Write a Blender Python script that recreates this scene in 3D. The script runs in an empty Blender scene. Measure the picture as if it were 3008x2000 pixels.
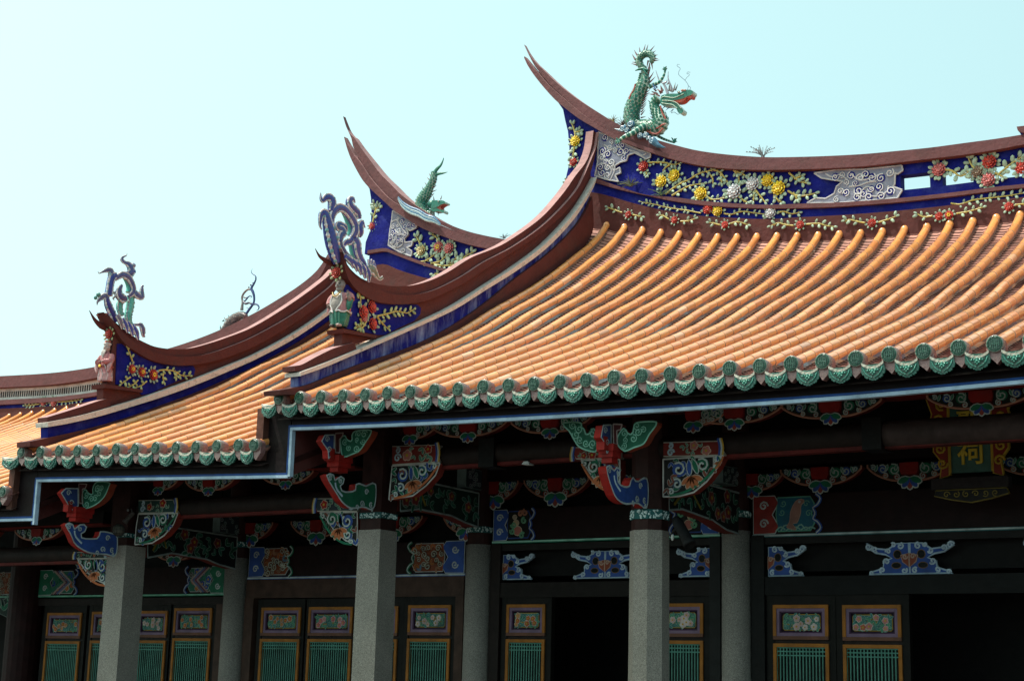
import bpy, bmesh, math, random
import numpy as np
from mathutils import Vector, Matrix
random.seed(7)
rnd = random.Random(11)
SC = bpy.context.scene
COL = SC.collection
# ------------------------------------------------------------------ camera
YAW, PITCH, ROLL, FPX = -0.583884974, 0.214002990, -0.0256413300, 4615.20411
CAM = np.array([10.3030707, -11.5149962, -2.54688183])
def cam_axes():
    f = np.array([math.sin(YAW)*math.cos(PITCH), math.cos(YAW)*math.cos(PITCH), math.sin(PITCH)])
    r = np.array([math.cos(YAW), -math.sin(YAW), 0.0]); d = np.cross(f, r)
    c, s = math.cos(ROLL), math.sin(ROLL)
    return np.array([c*r+s*d, -s*r+c*d, f])
AX = cam_axes()
cd = bpy.data.cameras.new('camera'); co = bpy.data.objects.new('camera', cd); COL.objects.link(co)
cd.sensor_fit = 'HORIZONTAL'; cd.sensor_width = 36.0; cd.lens = FPX*36.0/3008.0
cd.clip_start = 0.1; cd.clip_end = 5000.0
mr = Matrix(((AX[0][0], -AX[1][0], -AX[2][0]), (AX[0][1], -AX[1][1], -AX[2][1]), (AX[0][2], -AX[1][2], -AX[2][2])))
co.matrix_world = Matrix.Translation(Vector(CAM)) @ mr.to_4x4()
SC.camera = co
# ------------------------------------------------------------------ sky and sun
SUN_DIR = Vector((-0.36, -0.20, 0.91)).normalized()          # towards the sun
elev = math.asin(SUN_DIR.z); azim = math.atan2(SUN_DIR.x, SUN_DIR.y)
w = bpy.data.worlds.new("World"); SC.world = w; w.use_nodes = True
nt = w.node_tree; bg = nt.nodes['Background']
sky = nt.nodes.new('ShaderNodeTexSky'); sky.sky_type = 'NISHITA'; sky.sun_disc = False
sky.sun_elevation = elev; sky.sun_rotation = azim
sky.altitude = 0; sky.air_density = 1.0; sky.dust_density = 0.8; sky.ozone_density = 1.0
tint = nt.nodes.new('ShaderNodeMix'); tint.data_type = 'RGBA'; tint.blend_type = 'MULTIPLY'
tint.inputs[0].default_value = 1.0; tint.inputs[7].default_value = (1.47, 1.46, 0.86, 1)
wc = nt.nodes.new('ShaderNodeTexCoord'); wm_ = nt.nodes.new('ShaderNodeVectorMath'); wm_.operation = 'MULTIPLY_ADD'
wm_.inputs[1].default_value = (.8, .8, .55); wm_.inputs[2].default_value = (0, 0, .45)       # hazy, even midday sky
wn = nt.nodes.new('ShaderNodeVectorMath'); wn.operation = 'NORMALIZE'
nt.links.new(wc.outputs['Generated'], wm_.inputs[0]); nt.links.new(wm_.outputs[0], wn.inputs[0]); nt.links.new(wn.outputs[0], sky.inputs[0])
nt.links.new(sky.outputs[0], tint.inputs[6]); nt.links.new(tint.outputs[2], bg.inputs[0])
bg.inputs[1].default_value = 0.15
sd = bpy.data.lights.new('sun', 'SUN'); so = bpy.data.objects.new('sun', sd); COL.objects.link(so)
sd.energy = 2.5; sd.angle = math.radians(0.5); sd.color = (1.0, 0.95, 0.87)
so.rotation_euler = SUN_DIR.to_track_quat('Z', 'Y').to_euler()
SC.view_settings.view_transform = 'Standard'; SC.view_settings.look = 'None'
SC.view_settings.exposure = 1.15; SC.view_settings.gamma = 1.0; SC.view_settings.use_curve_mapping = False
SC.cycles.max_bounces = 6; SC.cycles.diffuse_bounces = 3; SC.cycles.glossy_bounces = 3
SC.cycles.use_denoising = True

# ------------------------------------------------------------------ tracing: a sight line meets a real plane of the building
CROPS = {'c1': (0, 500, 3.1356), 'c2': (752, 300, 3.1356), 'c3': (1504, 80, 3.1356), 'c4': (2256, 280, 3.1356),
         'c5': (752, 700, 3.1356), 'c6': (1504, 500, 3.1356), 'c7': (2256, 700, 3.1356), 'c8': (0, 900, 3.1356),
         'd1': (0, 1300, 2.2394), 'd2': (700, 1150, 3.1356), 'd3': (1400, 1150, 3.1356), 'd4': (2100, 1100, 2.598),
         'd5': (700, 1500, 3.1356), 'd6': (1400, 1500, 3.1356), 'd7': (2100, 1500, 2.598), 'd8': (1500, 100, 3.9317),
         'e1': (930, 560, 5.2267), 'e2': (260, 730, 5.805), 'e3': (620, 760, 7.128), 'f': (0, 0, 0.78388), 's': (0, 0, 1.0)}
def on(x, y, ax, val):
    d = AX.T @ np.array([(x-1504.0)/FPX, (y-1000.0)/FPX, 1.0])
    return CAM + d*((val-CAM[ax])/d[ax])
def T(tag, pts, ax, val):
    ox, oy, s = CROPS[tag]
    return [on(ox+x/s, oy+y/s, ax, val) for x, y in pts]

# ------------------------------------------------------------------ curves
def smooth(pts, n, closed=False):
    """n points at even arc length along a Catmull-Rom curve through pts."""
    P = [np.array(p, float) for p in pts]
    if closed: P = [P[-1]]+P+[P[0], P[1]]
    else: P = [2*P[0]-P[1]]+P+[2*P[-1]-P[-2]]
    out = []
    for i in range(1, len(P)-2):
        a, b, c, d = P[i-1], P[i], P[i+1], P[i+2]
        for t in np.linspace(0, 1, 9)[:-1]:
            out.append(.5*((2*b)+(c-a)*t+(2*a-5*b+4*c-d)*t*t+(3*b-a-3*c+d)*t**3))
    out.append(P[-2])
    out = np.array(out); L = np.r_[0, np.cumsum(np.linalg.norm(np.diff(out, axis=0), axis=1))]
    q = np.linspace(0, L[-1], n+1 if closed else n)
    if closed: q = q[:-1]
    return [np.array([np.interp(t, L, out[:, k]) for k in range(out.shape[1])]) for t in q]

# ------------------------------------------------------------------ mesh builder
class MB:
    def __init__(s): s.v = []; s.f = []; s.c = []; s.s = []; s.u = None
    def add(s, V, Fc, col=(.5, .5, .5), sm=False):
        o = len(s.v); s.v += [tuple(map(float, p)) for p in V]
        multi = isinstance(col, list)
        for i, f in enumerate(Fc):
            s.f.append(tuple(o+k for k in f)); s.c.append(col[i] if multi else col); s.s.append(sm)
        return s
    def box(s, a, b, col=(.5, .5, .5)):
        x0, y0, z0 = a; x1, y1, z1 = b
        V = [(x0, y0, z0), (x1, y0, z0), (x1, y1, z0), (x0, y1, z0), (x0, y0, z1), (x1, y0, z1), (x1, y1, z1), (x0, y1, z1)]
        return s.add(V, [(3, 2, 1, 0), (4, 5, 6, 7), (0, 1, 5, 4), (1, 2, 6, 5), (2, 3, 7, 6), (3, 0, 4, 7)], col)
    def prism(s, pts, off, col=(.5, .5, .5), side=None, back=True):
        """pts: outline of the front face; off: vector from the front to the back face."""
        off = np.array(off, float); P = [np.array(p, float) for p in pts]; n = len(P)
        s.add(P, [tuple(range(n))], col)
        if back: s.add([p+off for p in P], [tuple(range(n-1, -1, -1))], col)
        s.add(P+[p+off for p in P], [(i, (i+1) % n, n+(i+1) % n, n+i) for i in range(n)], side or col)
        return s
    def ribbon(s, top, bot, ax, a0, a1, col, n=40, curve=True, topcol=None, taper=0):
        """solid strip between two curves of one plane, from a0 to a1 along the axis ax."""
        if curve: A = smooth(top, n); B = smooth(bot, n)
        else: A, B = [np.array(p, float) for p in top], [np.array(p, float) for p in bot]; n = len(A)
        def setv(p, v): q = np.array(p); q[ax] = v; return q
        V = []; L0 = np.r_[0, np.cumsum([np.linalg.norm(A[i+1]-A[i]) for i in range(n-1)])]
        for i, (p, q) in enumerate(zip(A, B)):
            k = 1.0 if not taper else float(np.interp(L0[i], [0, taper], [.26, 1])); c = a0*.78+a1*.22; u0, u1 = c+(a0-c)*k, c+(a1-c)*k
            V += [setv(p, u0), setv(q, u0), setv(q, u1), setv(p, u1)]
        F0 = []; F1 = []
        for i in range(n-1):
            k = 4*i
            F0 += [(k, k+4, k+5, k+1), (k+1, k+5, k+6, k+2), (k+2, k+6, k+7, k+3)]; F1.append((k+3, k+7, k+4, k))
        k = 4*(n-1); F0 += [(0, 1, 2, 3), (k+3, k+2, k+1, k)]
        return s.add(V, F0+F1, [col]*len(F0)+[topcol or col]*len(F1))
    def tube(s, pts, rad, n=8, col=(.5, .5, .5), sm=True, cap=True, flat=None, uv=False):
        """flat=(axis vector, factor) squashes the section along that axis."""
        P = [np.array(p, float) for p in pts]; m = len(P)
        R = list(rad) if hasattr(rad, '__len__') else [rad]*m
        if len(R) != m: R = list(np.interp(np.linspace(0, 1, m), np.linspace(0, 1, len(R)), R))
        t0 = P[1]-P[0]; t0 /= np.linalg.norm(t0)+1e-12
        up = np.array([0, 0, 1.0]) if abs(t0[2]) < .9 else np.array([1.0, 0, 0])
        N = np.cross(np.cross(t0, up), t0); N /= np.linalg.norm(N)
        V = []
        for i in range(m):
            t = P[min(i+1, m-1)]-P[max(i-1, 0)]; t /= np.linalg.norm(t)+1e-12
            N = N-t*np.dot(N, t); N /= np.linalg.norm(N)+1e-12; B = np.cross(t, N)
            for k in range(n):
                a = 2*math.pi*k/n; o = R[i]*(math.cos(a)*N+math.sin(a)*B)
                if flat is not None:
                    fa = np.array(flat[0], float); o = o-fa*np.dot(o, fa)*(1-flat[1])
                V.append(P[i]+o)
        Fc = [(i*n+k, i*n+(k+1) % n, (i+1)*n+(k+1) % n, (i+1)*n+k) for i in range(m-1) for k in range(n)]
        s.add(V, Fc, [c for c in col for _ in range(n)] if isinstance(col, list) else col, sm)
        if cap:
            c0 = col[0] if isinstance(col, list) else col; c1 = col[-1] if isinstance(col, list) else col
            s.add(V[:n], [tuple(range(n-1, -1, -1))], c0); s.add(V[-n:], [tuple(range(n))], c1)
        return s
    def ball(s, c, r, col=(.5, .5, .5), n=8, m=6, sm=True, ax=None):
        c = np.array(c, float); r = np.array(r if hasattr(r, '__len__') else (r, r, r), float)
        A = np.eye(3) if ax is None else np.array(ax, float)
        V = [c+(np.array([0, 0, r[2]]))@A]
        for j in range(1, m):
            t = math.pi*j/m
            for k in range(n):
                a = 2*math.pi*k/n
                V.append(c+(np.array([math.sin(t)*math.cos(a), math.sin(t)*math.sin(a), math.cos(t)])*r)@A)
        V.append(c-(np.array([0, 0, r[2]]))@A)
        Fc = [(0, 1+k, 1+(k+1) % n) for k in range(n)]
        for j in range(m-2):
            Fc += [(1+j*n+k, 1+(j+1)*n+k, 1+(j+1)*n+(k+1) % n, 1+j*n+(k+1) % n) for k in range(n)]
        L = len(V)-1; Fc += [(L, 1+(m-2)*n+(k+1) % n, 1+(m-2)*n+k) for k in range(n)]
        return s.add(V, Fc, col, sm)
    def lathe(s, prof, c, ax, n=16, col=(.5, .5, .5), sm=True):
        """prof: (radius, height along axis vector ax) pairs."""
        ax = np.array(ax, float); ax /= np.linalg.norm(ax); c = np.array(c, float)
        up = np.array([0, 0, 1.0]) if abs(ax[2]) < .9 else np.array([1.0, 0, 0])
        e1 = np.cross(up, ax); e1 /= np.linalg.norm(e1); e2 = np.cross(ax, e1)
        V = [c+h*ax+r*(math.cos(2*math.pi*k/n)*e1+math.sin(2*math.pi*k/n)*e2) for r, h in prof for k in range(n)]
        Fc = [(i*n+k, i*n+(k+1) % n, (i+1)*n+(k+1) % n, (i+1)*n+k) for i in range(len(prof)-1) for k in range(n)]
        return s.add(V, Fc, [x for x in col for _ in range(n)] if isinstance(col, list) else col, sm)
    def build(s, name, mat, parent=None):
        me = bpy.data.meshes.new(name); me.from_pydata(s.v, [], s.f)
        me.polygons.foreach_set('use_smooth', s.s)
        at = me.color_attributes.new('Col', 'FLOAT_COLOR', 'CORNER')
        arr = np.ones((len(me.loops), 4), np.float32); i = 0
        for f, c in zip(s.f, s.c): arr[i:i+len(f), :3] = c; i += len(f)
        at.data.foreach_set('color', arr.ravel())
        bm = bmesh.new(); bm.from_mesh(me); bmesh.ops.recalc_face_normals(bm, faces=bm.faces); bm.to_mesh(me); bm.free()
        me.materials.append(mat)
        o = bpy.data.objects.new(name, me); COL.objects.link(o)
        if parent: attach(o, parent)
        return o
def world(o):
    m = o.matrix_parent_inverse @ o.matrix_basis
    return world(o.parent) @ m if o.parent else o.matrix_basis.copy()
def attach(o, parent):
    o.parent = parent; o.matrix_parent_inverse = world(parent).inverted()
def tag(o, label=None, cat=None, group=None, kind=None):
    if label: o['label'] = label
    if cat: o['category'] = cat
    if group: o['group'] = group
    if kind: o['kind'] = kind
    return o
def empty(name, loc, label, cat, group=None):
    o = bpy.data.objects.new(name, None); COL.objects.link(o); o.location = loc; o.empty_display_size = .2
    return tag(o, label, cat, group)

# ------------------------------------------------------------------ materials
def mat(name, rough=.6, spec=.4, var=.25, scale=6.0, bump=0.0, bscale=40.0, coat=0.0, dirt=None, dirtamt=0.0, dscale=3.0, speck=None, streak=False, dlo=.5):
    m = bpy.data.materials.new(name); m.use_nodes = True; n = m.node_tree; b = n.nodes['Principled BSDF']; L = n.links
    at = n.nodes.new('ShaderNodeVertexColor'); at.layer_name = 'Col'
    tc = n.nodes.new('ShaderNodeTexCoord')
    nz = n.nodes.new('ShaderNodeTexNoise'); nz.inputs['Scale'].default_value = scale; nz.inputs['Detail'].default_value = 6
    L.new(tc.outputs['Object'], nz.inputs['Vector'])
    mr = n.nodes.new('ShaderNodeMapRange'); mr.inputs[1].default_value = .25; mr.inputs[2].default_value = .75
    mr.inputs[3].default_value = 1-var; mr.inputs[4].default_value = 1+var
    L.new(nz.outputs[0], mr.inputs[0])
    mx = n.nodes.new('ShaderNodeVectorMath'); mx.operation = 'SCALE'; L.new(at.outputs[0], mx.inputs[0]); L.new(mr.outputs[0], mx.inputs['Scale'])
    last = mx.outputs[0]
    if dirt:
        n2 = n.nodes.new('ShaderNodeTexNoise'); n2.inputs['Scale'].default_value = dscale; n2.inputs['Detail'].default_value = 8; n2.inputs['Roughness'].default_value = .7
        if streak:
            mp = n.nodes.new('ShaderNodeMapping'); mp.inputs['Scale'].default_value = (1, 1, .22); L.new(tc.outputs['Object'], mp.inputs[0]); L.new(mp.outputs[0], n2.inputs['Vector'])
        else: L.new(tc.outputs['Object'], n2.inputs['Vector'])
        r2 = n.nodes.new('ShaderNodeMapRange'); r2.inputs[1].default_value = dlo; r2.inputs[2].default_value = .72; r2.inputs[4].default_value = dirtamt
        L.new(n2.outputs[0], r2.inputs[0])
        mm = n.nodes.new('ShaderNodeMix'); mm.data_type = 'RGBA'; L.new(r2.outputs[0], mm.inputs[0]); L.new(last, mm.inputs[6]); mm.inputs[7].default_value = (*dirt, 1)
        last = mm.outputs[2]
    if speck:
        n3 = n.nodes.new('ShaderNodeTexVoronoi'); n3.inputs['Scale'].default_value = speck
        L.new(tc.outputs['Object'], n3.inputs['Vector'])
        sp = n.nodes.new('ShaderNodeSeparateColor'); L.new(n3.outputs['Color'], sp.inputs[0])
        r3 = n.nodes.new('ShaderNodeMapRange'); r3.inputs[3].default_value = .55; r3.inputs[4].default_value = 1.45; L.new(sp.outputs[0], r3.inputs[0])
        m3 = n.nodes.new('ShaderNodeVectorMath'); m3.operation = 'SCALE'; L.new(last, m3.inputs[0]); L.new(r3.outputs[0], m3.inputs['Scale'])
        last = m3.outputs[0]
    L.new(last, b.inputs['Base Color'])
    b.inputs['Roughness'].default_value = rough; b.inputs['Specular IOR Level'].default_value = spec; b.inputs['Coat Weight'].default_value = coat
    b.inputs['Coat Roughness'].default_value = .12
    if bump:
        nb = n.nodes.new('ShaderNodeTexNoise'); nb.inputs['Scale'].default_value = bscale; nb.inputs['Detail'].default_value = 5
        L.new(tc.outputs['Object'], nb.inputs['Vector'])
        bp = n.nodes.new('ShaderNodeBump'); bp.inputs['Strength'].default_value = bump; bp.inputs['Distance'].default_value = .02
        L.new(nb.outputs[0], bp.inputs['Height']); L.new(bp.outputs[0], b.inputs['Normal'])
    return m
M = dict(
    glaze=mat('orange_glaze', .30, .75, .10, 5, .12, 12, 1.0, (.42, .20, .09), .25, 7.0),
    pan=mat('pan_tile_clay', .7, .3, .35, 9, 0, 40, 0, (.10, .08, .07), .7, 5.0),
    green=mat('green_glaze', .25, .5, .35, 30, .5, 60, .35, (.10, .12, .10), .5, 16.0),
    plaster=mat('painted_plaster', .75, .25, .16, 5, .35, 18, 0, (.06, .035, .033), .5, 4.0),
    blue=mat('blue_plaster', .7, .12, .35, 5, .35, 25, 0, (.10, .13, .34), .22, 6.0),
    worn=mat('worn_blue_plaster', .7, .15, .35, 5, .35, 25, 0, (.26, .32, .55), .9, 6.0, streak=True, dlo=.44),
    ledge=mat('worn_ledge', .8, .2, .2, 9, .5, 30, 0, (.09, .085, .08), .8, 9.0, dlo=.52),
    ceramic=mat('ceramic_shards', .35, .4, .3, 30, .25, 50, .12, (.10, .09, .08), .35, 14.0),
    paint=mat('painted_wood', .65, .15, .3, 14, .2, 30, 0, (.022, .02, .018), .65, 7.0, dlo=.46),
    wood=mat('dark_wood', .6, .12, .35, 8, .25, 20, 0, (.010, .007, .006), .6, 3.0),
    granite=mat('granite', .8, .25, .12, 3, .25, 90, 0, (.20, .19, .17), .45, 1.3, 220.0),
    paving=mat('stone_paving', .85, .2, .2, 1.5, .2, 8),
    leaf=mat('dry_leaf', .7, .2, .3, 12),
)
# base colours (linear albedo); the pink cap-top tone has sunlight painted in
RED = (.088, .021, .019); MAUVE = (.132, .050, .055); SUNTOP = (.34, .18, .18); REDDARK = (.10, .022, .020); CREAM = (.62, .54, .49); BLUE = (.005, .008, .165)
ORANGE = (.80, .305, .085); PINKTILE = (.40, .19, .15); GREEN = (.009, .060, .037); MORTAR = (.28, .135, .13)
# ================================================================== GROUND
g = MB(); g.box((-400, -400, -4.35), (400, 400, -4.15), (.065, .062, .056)); tag(g.build('ground', M['paving']), kind='structure')
# ================================================================== ROOF SURFACES
GY = [0, .192, .516, .928, 1.465, 2.036, 2.645, 3.289, 3.648, 4.122, 4.613, 5.129, 5.51, 5.759, 5.911]
GZ = [.131, .224, .366, .541, .777, 1.028, 1.322, 1.701, 1.886, 2.151, 2.45, 2.8, 3.054, 3.279, 3.445]
GG = [(z-.131)/(3.445-.131) for z in GZ]
RXm = [-.3, .27, .54, .81, 1.08, 1.35, 1.62, 1.89, 2.16, 2.43, 2.73, 3.0, 3.29, 3.55, 3.82, 4.1, 4.4, 4.68, 4.95, 5.25, 5.9, 12.1]
RZm = [3.60, 3.44, 3.375, 3.30, 3.228, 3.168, 3.107, 3.055, 3.018, 2.985, 2.953, 2.917, 2.886, 2.864, 2.84, 2.824, 2.813, 2.806, 2.803, 2.802, 2.80, 2.80]
def ze_main(X): u = (min(X, 11.8-X)/.27-28)/28; return .122*u*u+.018*u**4-.02
def zr_main(X): return float(np.interp(min(X, 11.8-X), RXm, RZm))
def ze_wing(X): return -.194-.0365*(X+3.748)
def zr_wing(X): return float(np.interp(X, [-4.2, -3.417, -3.2, -2.9, -2.5, -2, -1.4, -.8, .3], [3.15, 2.985, 2.94, 2.86, 2.79, 2.70, 2.62, 2.56, 2.5]))
def ze_third(X): return -.62-.02*(X+4)
def zr_third(X): return float(np.interp(X, [-12, -10.2, -9.4, -8.5, -7.5, -6.5, -5.5, -4.9], [1.68, 1.70, 1.74, 1.82, 1.95, 2.1, 2.3, 2.45]))
def surf(ze, zr, X, Y): return ze(X)+(zr(X)-ze(X))*float(np.interp(Y/5.911, [y/5.911 for y in GY], GG))

def make_roof(hall, ze, zr, xs, caps, ends, zoff=0):
    """xs: X of the tile rows; caps: X of rows that show an eave disc; ends=(x0,x1) roof edges."""
    m = MB()
    # layered pan tiles between the rows, each course a step
    bounds = [ends[0]]+list(xs)+[ends[1]]
    step = .056
    for a, b in zip(bounds[:-1], bounds[1:]):
        if b-a < .04: continue
        ys = np.arange(-.02, 5.95, step); ncs = 4
        for i, y in enumerate(ys):
            V = []
            for k in range(ncs+1):
                t = k/ncs; X = a+(b-a)*t; dip = -.040-.036*4*t*(1-t)
                z0 = surf(ze, zr, X, y)+dip; z1 = surf(ze, zr, X, y+step*1.25)+dip
                V += [(X, y, z0-.016), (X, y-.004, z0+.008), (X, y+step*1.25, z1-.006)]
            Fc = []; cc = []
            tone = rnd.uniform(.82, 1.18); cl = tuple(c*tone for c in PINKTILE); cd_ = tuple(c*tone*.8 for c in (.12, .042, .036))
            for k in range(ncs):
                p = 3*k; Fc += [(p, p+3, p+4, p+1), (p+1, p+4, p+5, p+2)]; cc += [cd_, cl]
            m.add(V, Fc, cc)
    # boarding under the tiles and the rear slope
    n = 24; Xs = np.linspace(ends[0], ends[1], 12); Ys = np.linspace(0.0, 5.95, n)
    V = [(X, y, surf(ze, zr, X, y)-.20) for y in Ys for X in Xs]
    Fc = [(j*12+i, j*12+i+1, (j+1)*12+i+1, (j+1)*12+i) for j in range(n-1) for i in range(11)]
    m.add(V, Fc, (.03, .016, .014))
    V = [(X, 12.0-y, surf(ze, zr, X, y)-.03) for y in Ys for X in Xs]; m.add(V, Fc, PINKTILE)
    roof = m.build('roof', M['pan'], hall)
    # tube rows
    for X in xs:
        r = MB(); seg = .188; y = -.03
        while y < 5.86:
            y1 = min(y+seg, 5.88); tone = rnd.uniform(.86, 1.07); ox, oz = rnd.uniform(-.0018, .0018), rnd.uniform(-.0012, .0012); hue = rnd.uniform(-.02, .03)
            c = (ORANGE[0]*tone, (ORANGE[1]+hue)*tone, ORANGE[2]*tone)
            if rnd.random() < .035: c = rnd.choice([(.74, .36, .16), (.62, .22, .06), (.80, .40, .20), (.55, .24, .10)])
            V = []; N = 10
            for yy, rr in ((y, .0515), (y1+.012, .0475)):
                for k in range(N+1):
                    a = math.radians(-28+236*k/N)
                    V.append((X+ox+rr*math.cos(a), yy, surf(ze, zr, X, yy)+oz+rr*math.sin(a)))
            r.add(V, [(k, k+1, N+2+k, N+1+k) for k in range(N)], c, True)
            V = []
            for rr in (.0515, .042):
                for k in range(N+1):
                    a = math.radians(-28+236*k/N); V.append((X+ox+rr*math.cos(a), y, surf(ze, zr, X, y)+oz+rr*math.sin(a)))
            r.add(V, [(k, k+1, N+2+k, N+1+k) for k in range(N)], (.22, .10, .05))
            y = y1
        r.ball((X, 5.88, surf(ze, zr, X, 5.88)), (.0475, .045, .0475), ORANGE, 12, 8)
        # mortar bedding along both sides of the row
        for sgn in (-1, 1):
            V = []
            for y in np.arange(.05, 5.85, .11):
                z = surf(ze, zr, X, y)
                V += [(X+sgn*.044, y, z-.018+rnd.uniform(-.005, .005)), (X+sgn*(.051+rnd.uniform(-.004, .010)), y, z-.050)]
            r.add(V, [(2*i, 2*i+1, 2*i+3, 2*i+2) for i in range(len(V)//2-1)], (.12, .095, .085))
        r.build('tile_row', M['glaze'], roof)
    return roof

def disc_proto(roof):
    m = MB(); n = 20; R = .067
    m.lathe([(.0, -.058), (R*.70, -.058)], (0, 0, 0), (0, 1, 0), n, GREEN, False)
    m.lathe([(R*.70, -.058), (R*.74, -.064), (R*.80, -.058)], (0, 0, 0), (0, 1, 0), n, tuple(c*1.25 for c in GREEN), False)
    m.lathe([(R*.80, -.058), (R*.92, -.060), (R, -.052), (R, -.010), (R*.96, .05)], (0, 0, 0), (0, 1, 0), n, [tuple(c*1.3 for c in GREEN), (.22, .17, .15), (.26, .18, .16), MORTAR], True)
    for k in range(-2, 3):                                     # the raised long-life sign
        h = .034 if abs(k) < 2 else .022
        m.box((k*.0155-.0042, -.064, -h), (k*.0155+.0042, -.057, h), tuple(c*1.25 for c in GREEN))
    m.box((-.034, -.0645, -.005), (.034, -.057, .004), tuple(c*1.25 for c in GREEN))
    # pointed mortar under the cap
    m.prism([(-.072, -.034, -.022), (.072, -.034, -.022), (.060, -.034, -.085), (.024, -.034, -.122), (0, -.034, -.150), (-.026, -.034, -.120), (-.060, -.034, -.085)], (0, .07, .0), MORTAR)
    return m.build('eave_disc', M['green'], roof)
def drip_proto(roof, wd):
    m = MB(); w = wd*.5
    GL = (.022, .125, .095); GD = (.010, .06, .042)
    def outl(sx, sz, y, dz=0):
        pts = [(-1, 0)]
        lobes = [(-1.06, -.30), (-1.04, -.56), (-.84, -.68), (-.70, -.86), (-.44, -.88), (-.27, -.98), (0, -1.03)]
        side = [(-1.0, -.04)]
        for i, (x, z) in enumerate(lobes):
            side.append((x, z))
            if i < len(lobes)-1:
                nx, nz = lobes[i+1]; side.append(((x+nx)/2-.035, (z+nz)/2-.055))
        right = [(-x, z) for x, z in side[::-1]]
        return [(x*w*sx, y, z*.122*sz+dz) for x, z in side+right[1:]]
    o = outl(1, 1, -.050)
    m.prism(o, (0, .022, 0), GL)
    # top lip: curved edge of the pan tile, cream with sunlit paleness painted in
    lip = []
    for k in range(9):
        t = k/8; lip.append((-w+2*w*t, -.050, .018-.036*4*t*(1-t)))
    lo = [(x, y, z-.022) for x, y, z in lip]
    m.ribbon(lip, lo, 1, -.058, .10, (.55, .50, .42), curve=False, topcol=(.72, .62, .52))
    m.prism([(-w*.96, -.052, -.005), *[(x, -.052, z-.02) for x, y, z in lip[1:-1]], (w*.96, -.052, -.005), (w*.5, -.052, -.05), (-w*.5, -.052, -.05)], (0, .01, 0), GL)
    # raised inner field with bosses
    f = outl(.66, .70, -.056, -.026); m.prism(f, (0, .008, 0), GD, (.05, .26, .19))
    for x, z, r in ((0, -.056, .014), (-.021, -.050, .010), (.021, -.050, .010), (-.013, -.068, .009), (.013, -.068, .009), (0, -.080, .008), (-.041, -.050, .009), (.041, -.050, .009), (-.03, -.036, .006), (.03, -.036, .006), (0, -.04, .008)):
        m.ball((x, -.058, z), (r, .011, r), (.07, .30, .23), 7, 5)
    for s_ in (-1, 1):
        m.tube([(s_*w*.88, -.053, -.028), (s_*w*.74, -.056, -.062), (s_*w*.46, -.057, -.088), (s_*w*.1, -.057, -.104)], .006, 5, (.045, .22, .17))
    return m.build('drip_tile', M['green'], roof)
def eave_tiles(roof, ze, xs, mids):
    d0 = disc_proto(roof); base = d0.matrix_parent_inverse.copy(); first = True
    for X in xs:
        o = d0 if first else d0.copy()
        if not first: COL.objects.link(o)
        o.location = (X, rnd.uniform(-.004, .004), ze(X)+rnd.uniform(-.005, .005)); o.rotation_euler = (rnd.uniform(-.05, .05), rnd.uniform(-.12, .12), rnd.uniform(-.05, .05)); first = False
    first = True
    for X, wd in mids:
        if first: d1 = drip_proto(roof, wd); o = d1; w0 = wd
        else: o = d1.copy(); COL.objects.link(o); o.scale = (wd/w0, 1, 1)
        o.location = (X, rnd.uniform(-.004, .004), ze(X)-.056+rnd.uniform(-.004, .004)); o.rotation_euler = (rnd.uniform(.05, .14), rnd.uniform(-.03, .03), rnd.uniform(-.04, .04)); first = False

hall = empty('temple_hall', (5.9, 6, -3.7), 'main temple hall on the right with the tallest orange tiled roof and stone columns', 'temple', 'halls of the stepped temple front')
wing = empty('temple_hall', (-1.9, 6, -3.7), 'lower middle temple wing, its orange roof one step below the big hall', 'temple', 'halls of the stepped temple front')
third = empty('temple_hall', (-9, 6, -3.7), 'lowest temple wing at the far left, mostly hidden behind the middle wing', 'temple', 'halls of the stepped temple front')

xs_m = [.27*k for k in range(1, 44)]
roof_m = make_roof(hall, ze_main, zr_main, [x for x in xs_m if x < 9.2], None, (-.05, 11.85))
xs = [.27*k for k in range(0, 30)]
eave_tiles(roof_m, ze_main, xs, [(x-.135, .178) for x in xs])
s0 = MB(); s0.tube([(0, -.03, ze_main(0)), (0, .42, ze_main(0)+.2)], .047, 12, ORANGE); s0.build('tile_row', M['glaze'], roof_m)
xs_w = [-3.748, -3.43, -3.13, -2.84, -2.54, -2.24, -1.95, -1.655, -1.365, -1.08, -.79, -.505, -.29]
roof_w = make_roof(wing, ze_wing, zr_wing, xs_w[1:], None, (-3.85, -.22))
m = MB(); Ys_ = np.linspace(.17, 5.9, 20); m.add([(X, y, surf(ze_wing, zr_wing, X, y)-.06) for y in Ys_ for X in (-.23, .06)], [(2*i, 2*i+1, 2*i+3, 2*i+2) for i in range(19)], PINKTILE); m.build('valley', M['pan'], roof_w)
mw = [(-3.93, .25)]+[((a+b)/2, .185) for a, b in zip(xs_w[:-2], xs_w[1:-1])]+[(-.39, .16)]
eave_tiles(roof_w, ze_wing, xs_w, mw)
s0 = MB(); s0.tube([(-3.748, -.03, ze_wing(-3.748)), (-3.748, .42, ze_wing(-3.748)+.2)], .047, 12, ORANGE); s0.build('tile_row', M['glaze'], roof_w)
xs_t = [-4.0-.285*k for k in range(0, 32)]
roof_t = make_roof(third, ze_third, zr_third, xs_t, None, (-13.2, -3.9))
m = MB(); m.add([(X, y, surf(ze_third, zr_third, X, y)-.06) for y in Ys_ for X in (-3.91, -3.7)], [(2*i, 2*i+1, 2*i+3, 2*i+2) for i in range(19)], PINKTILE); m.build('valley', M['pan'], roof_t)
eave_tiles(roof_t, ze_third, xs_t[:6], [(x-.142, .18) for x in xs_t[:6]])

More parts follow.
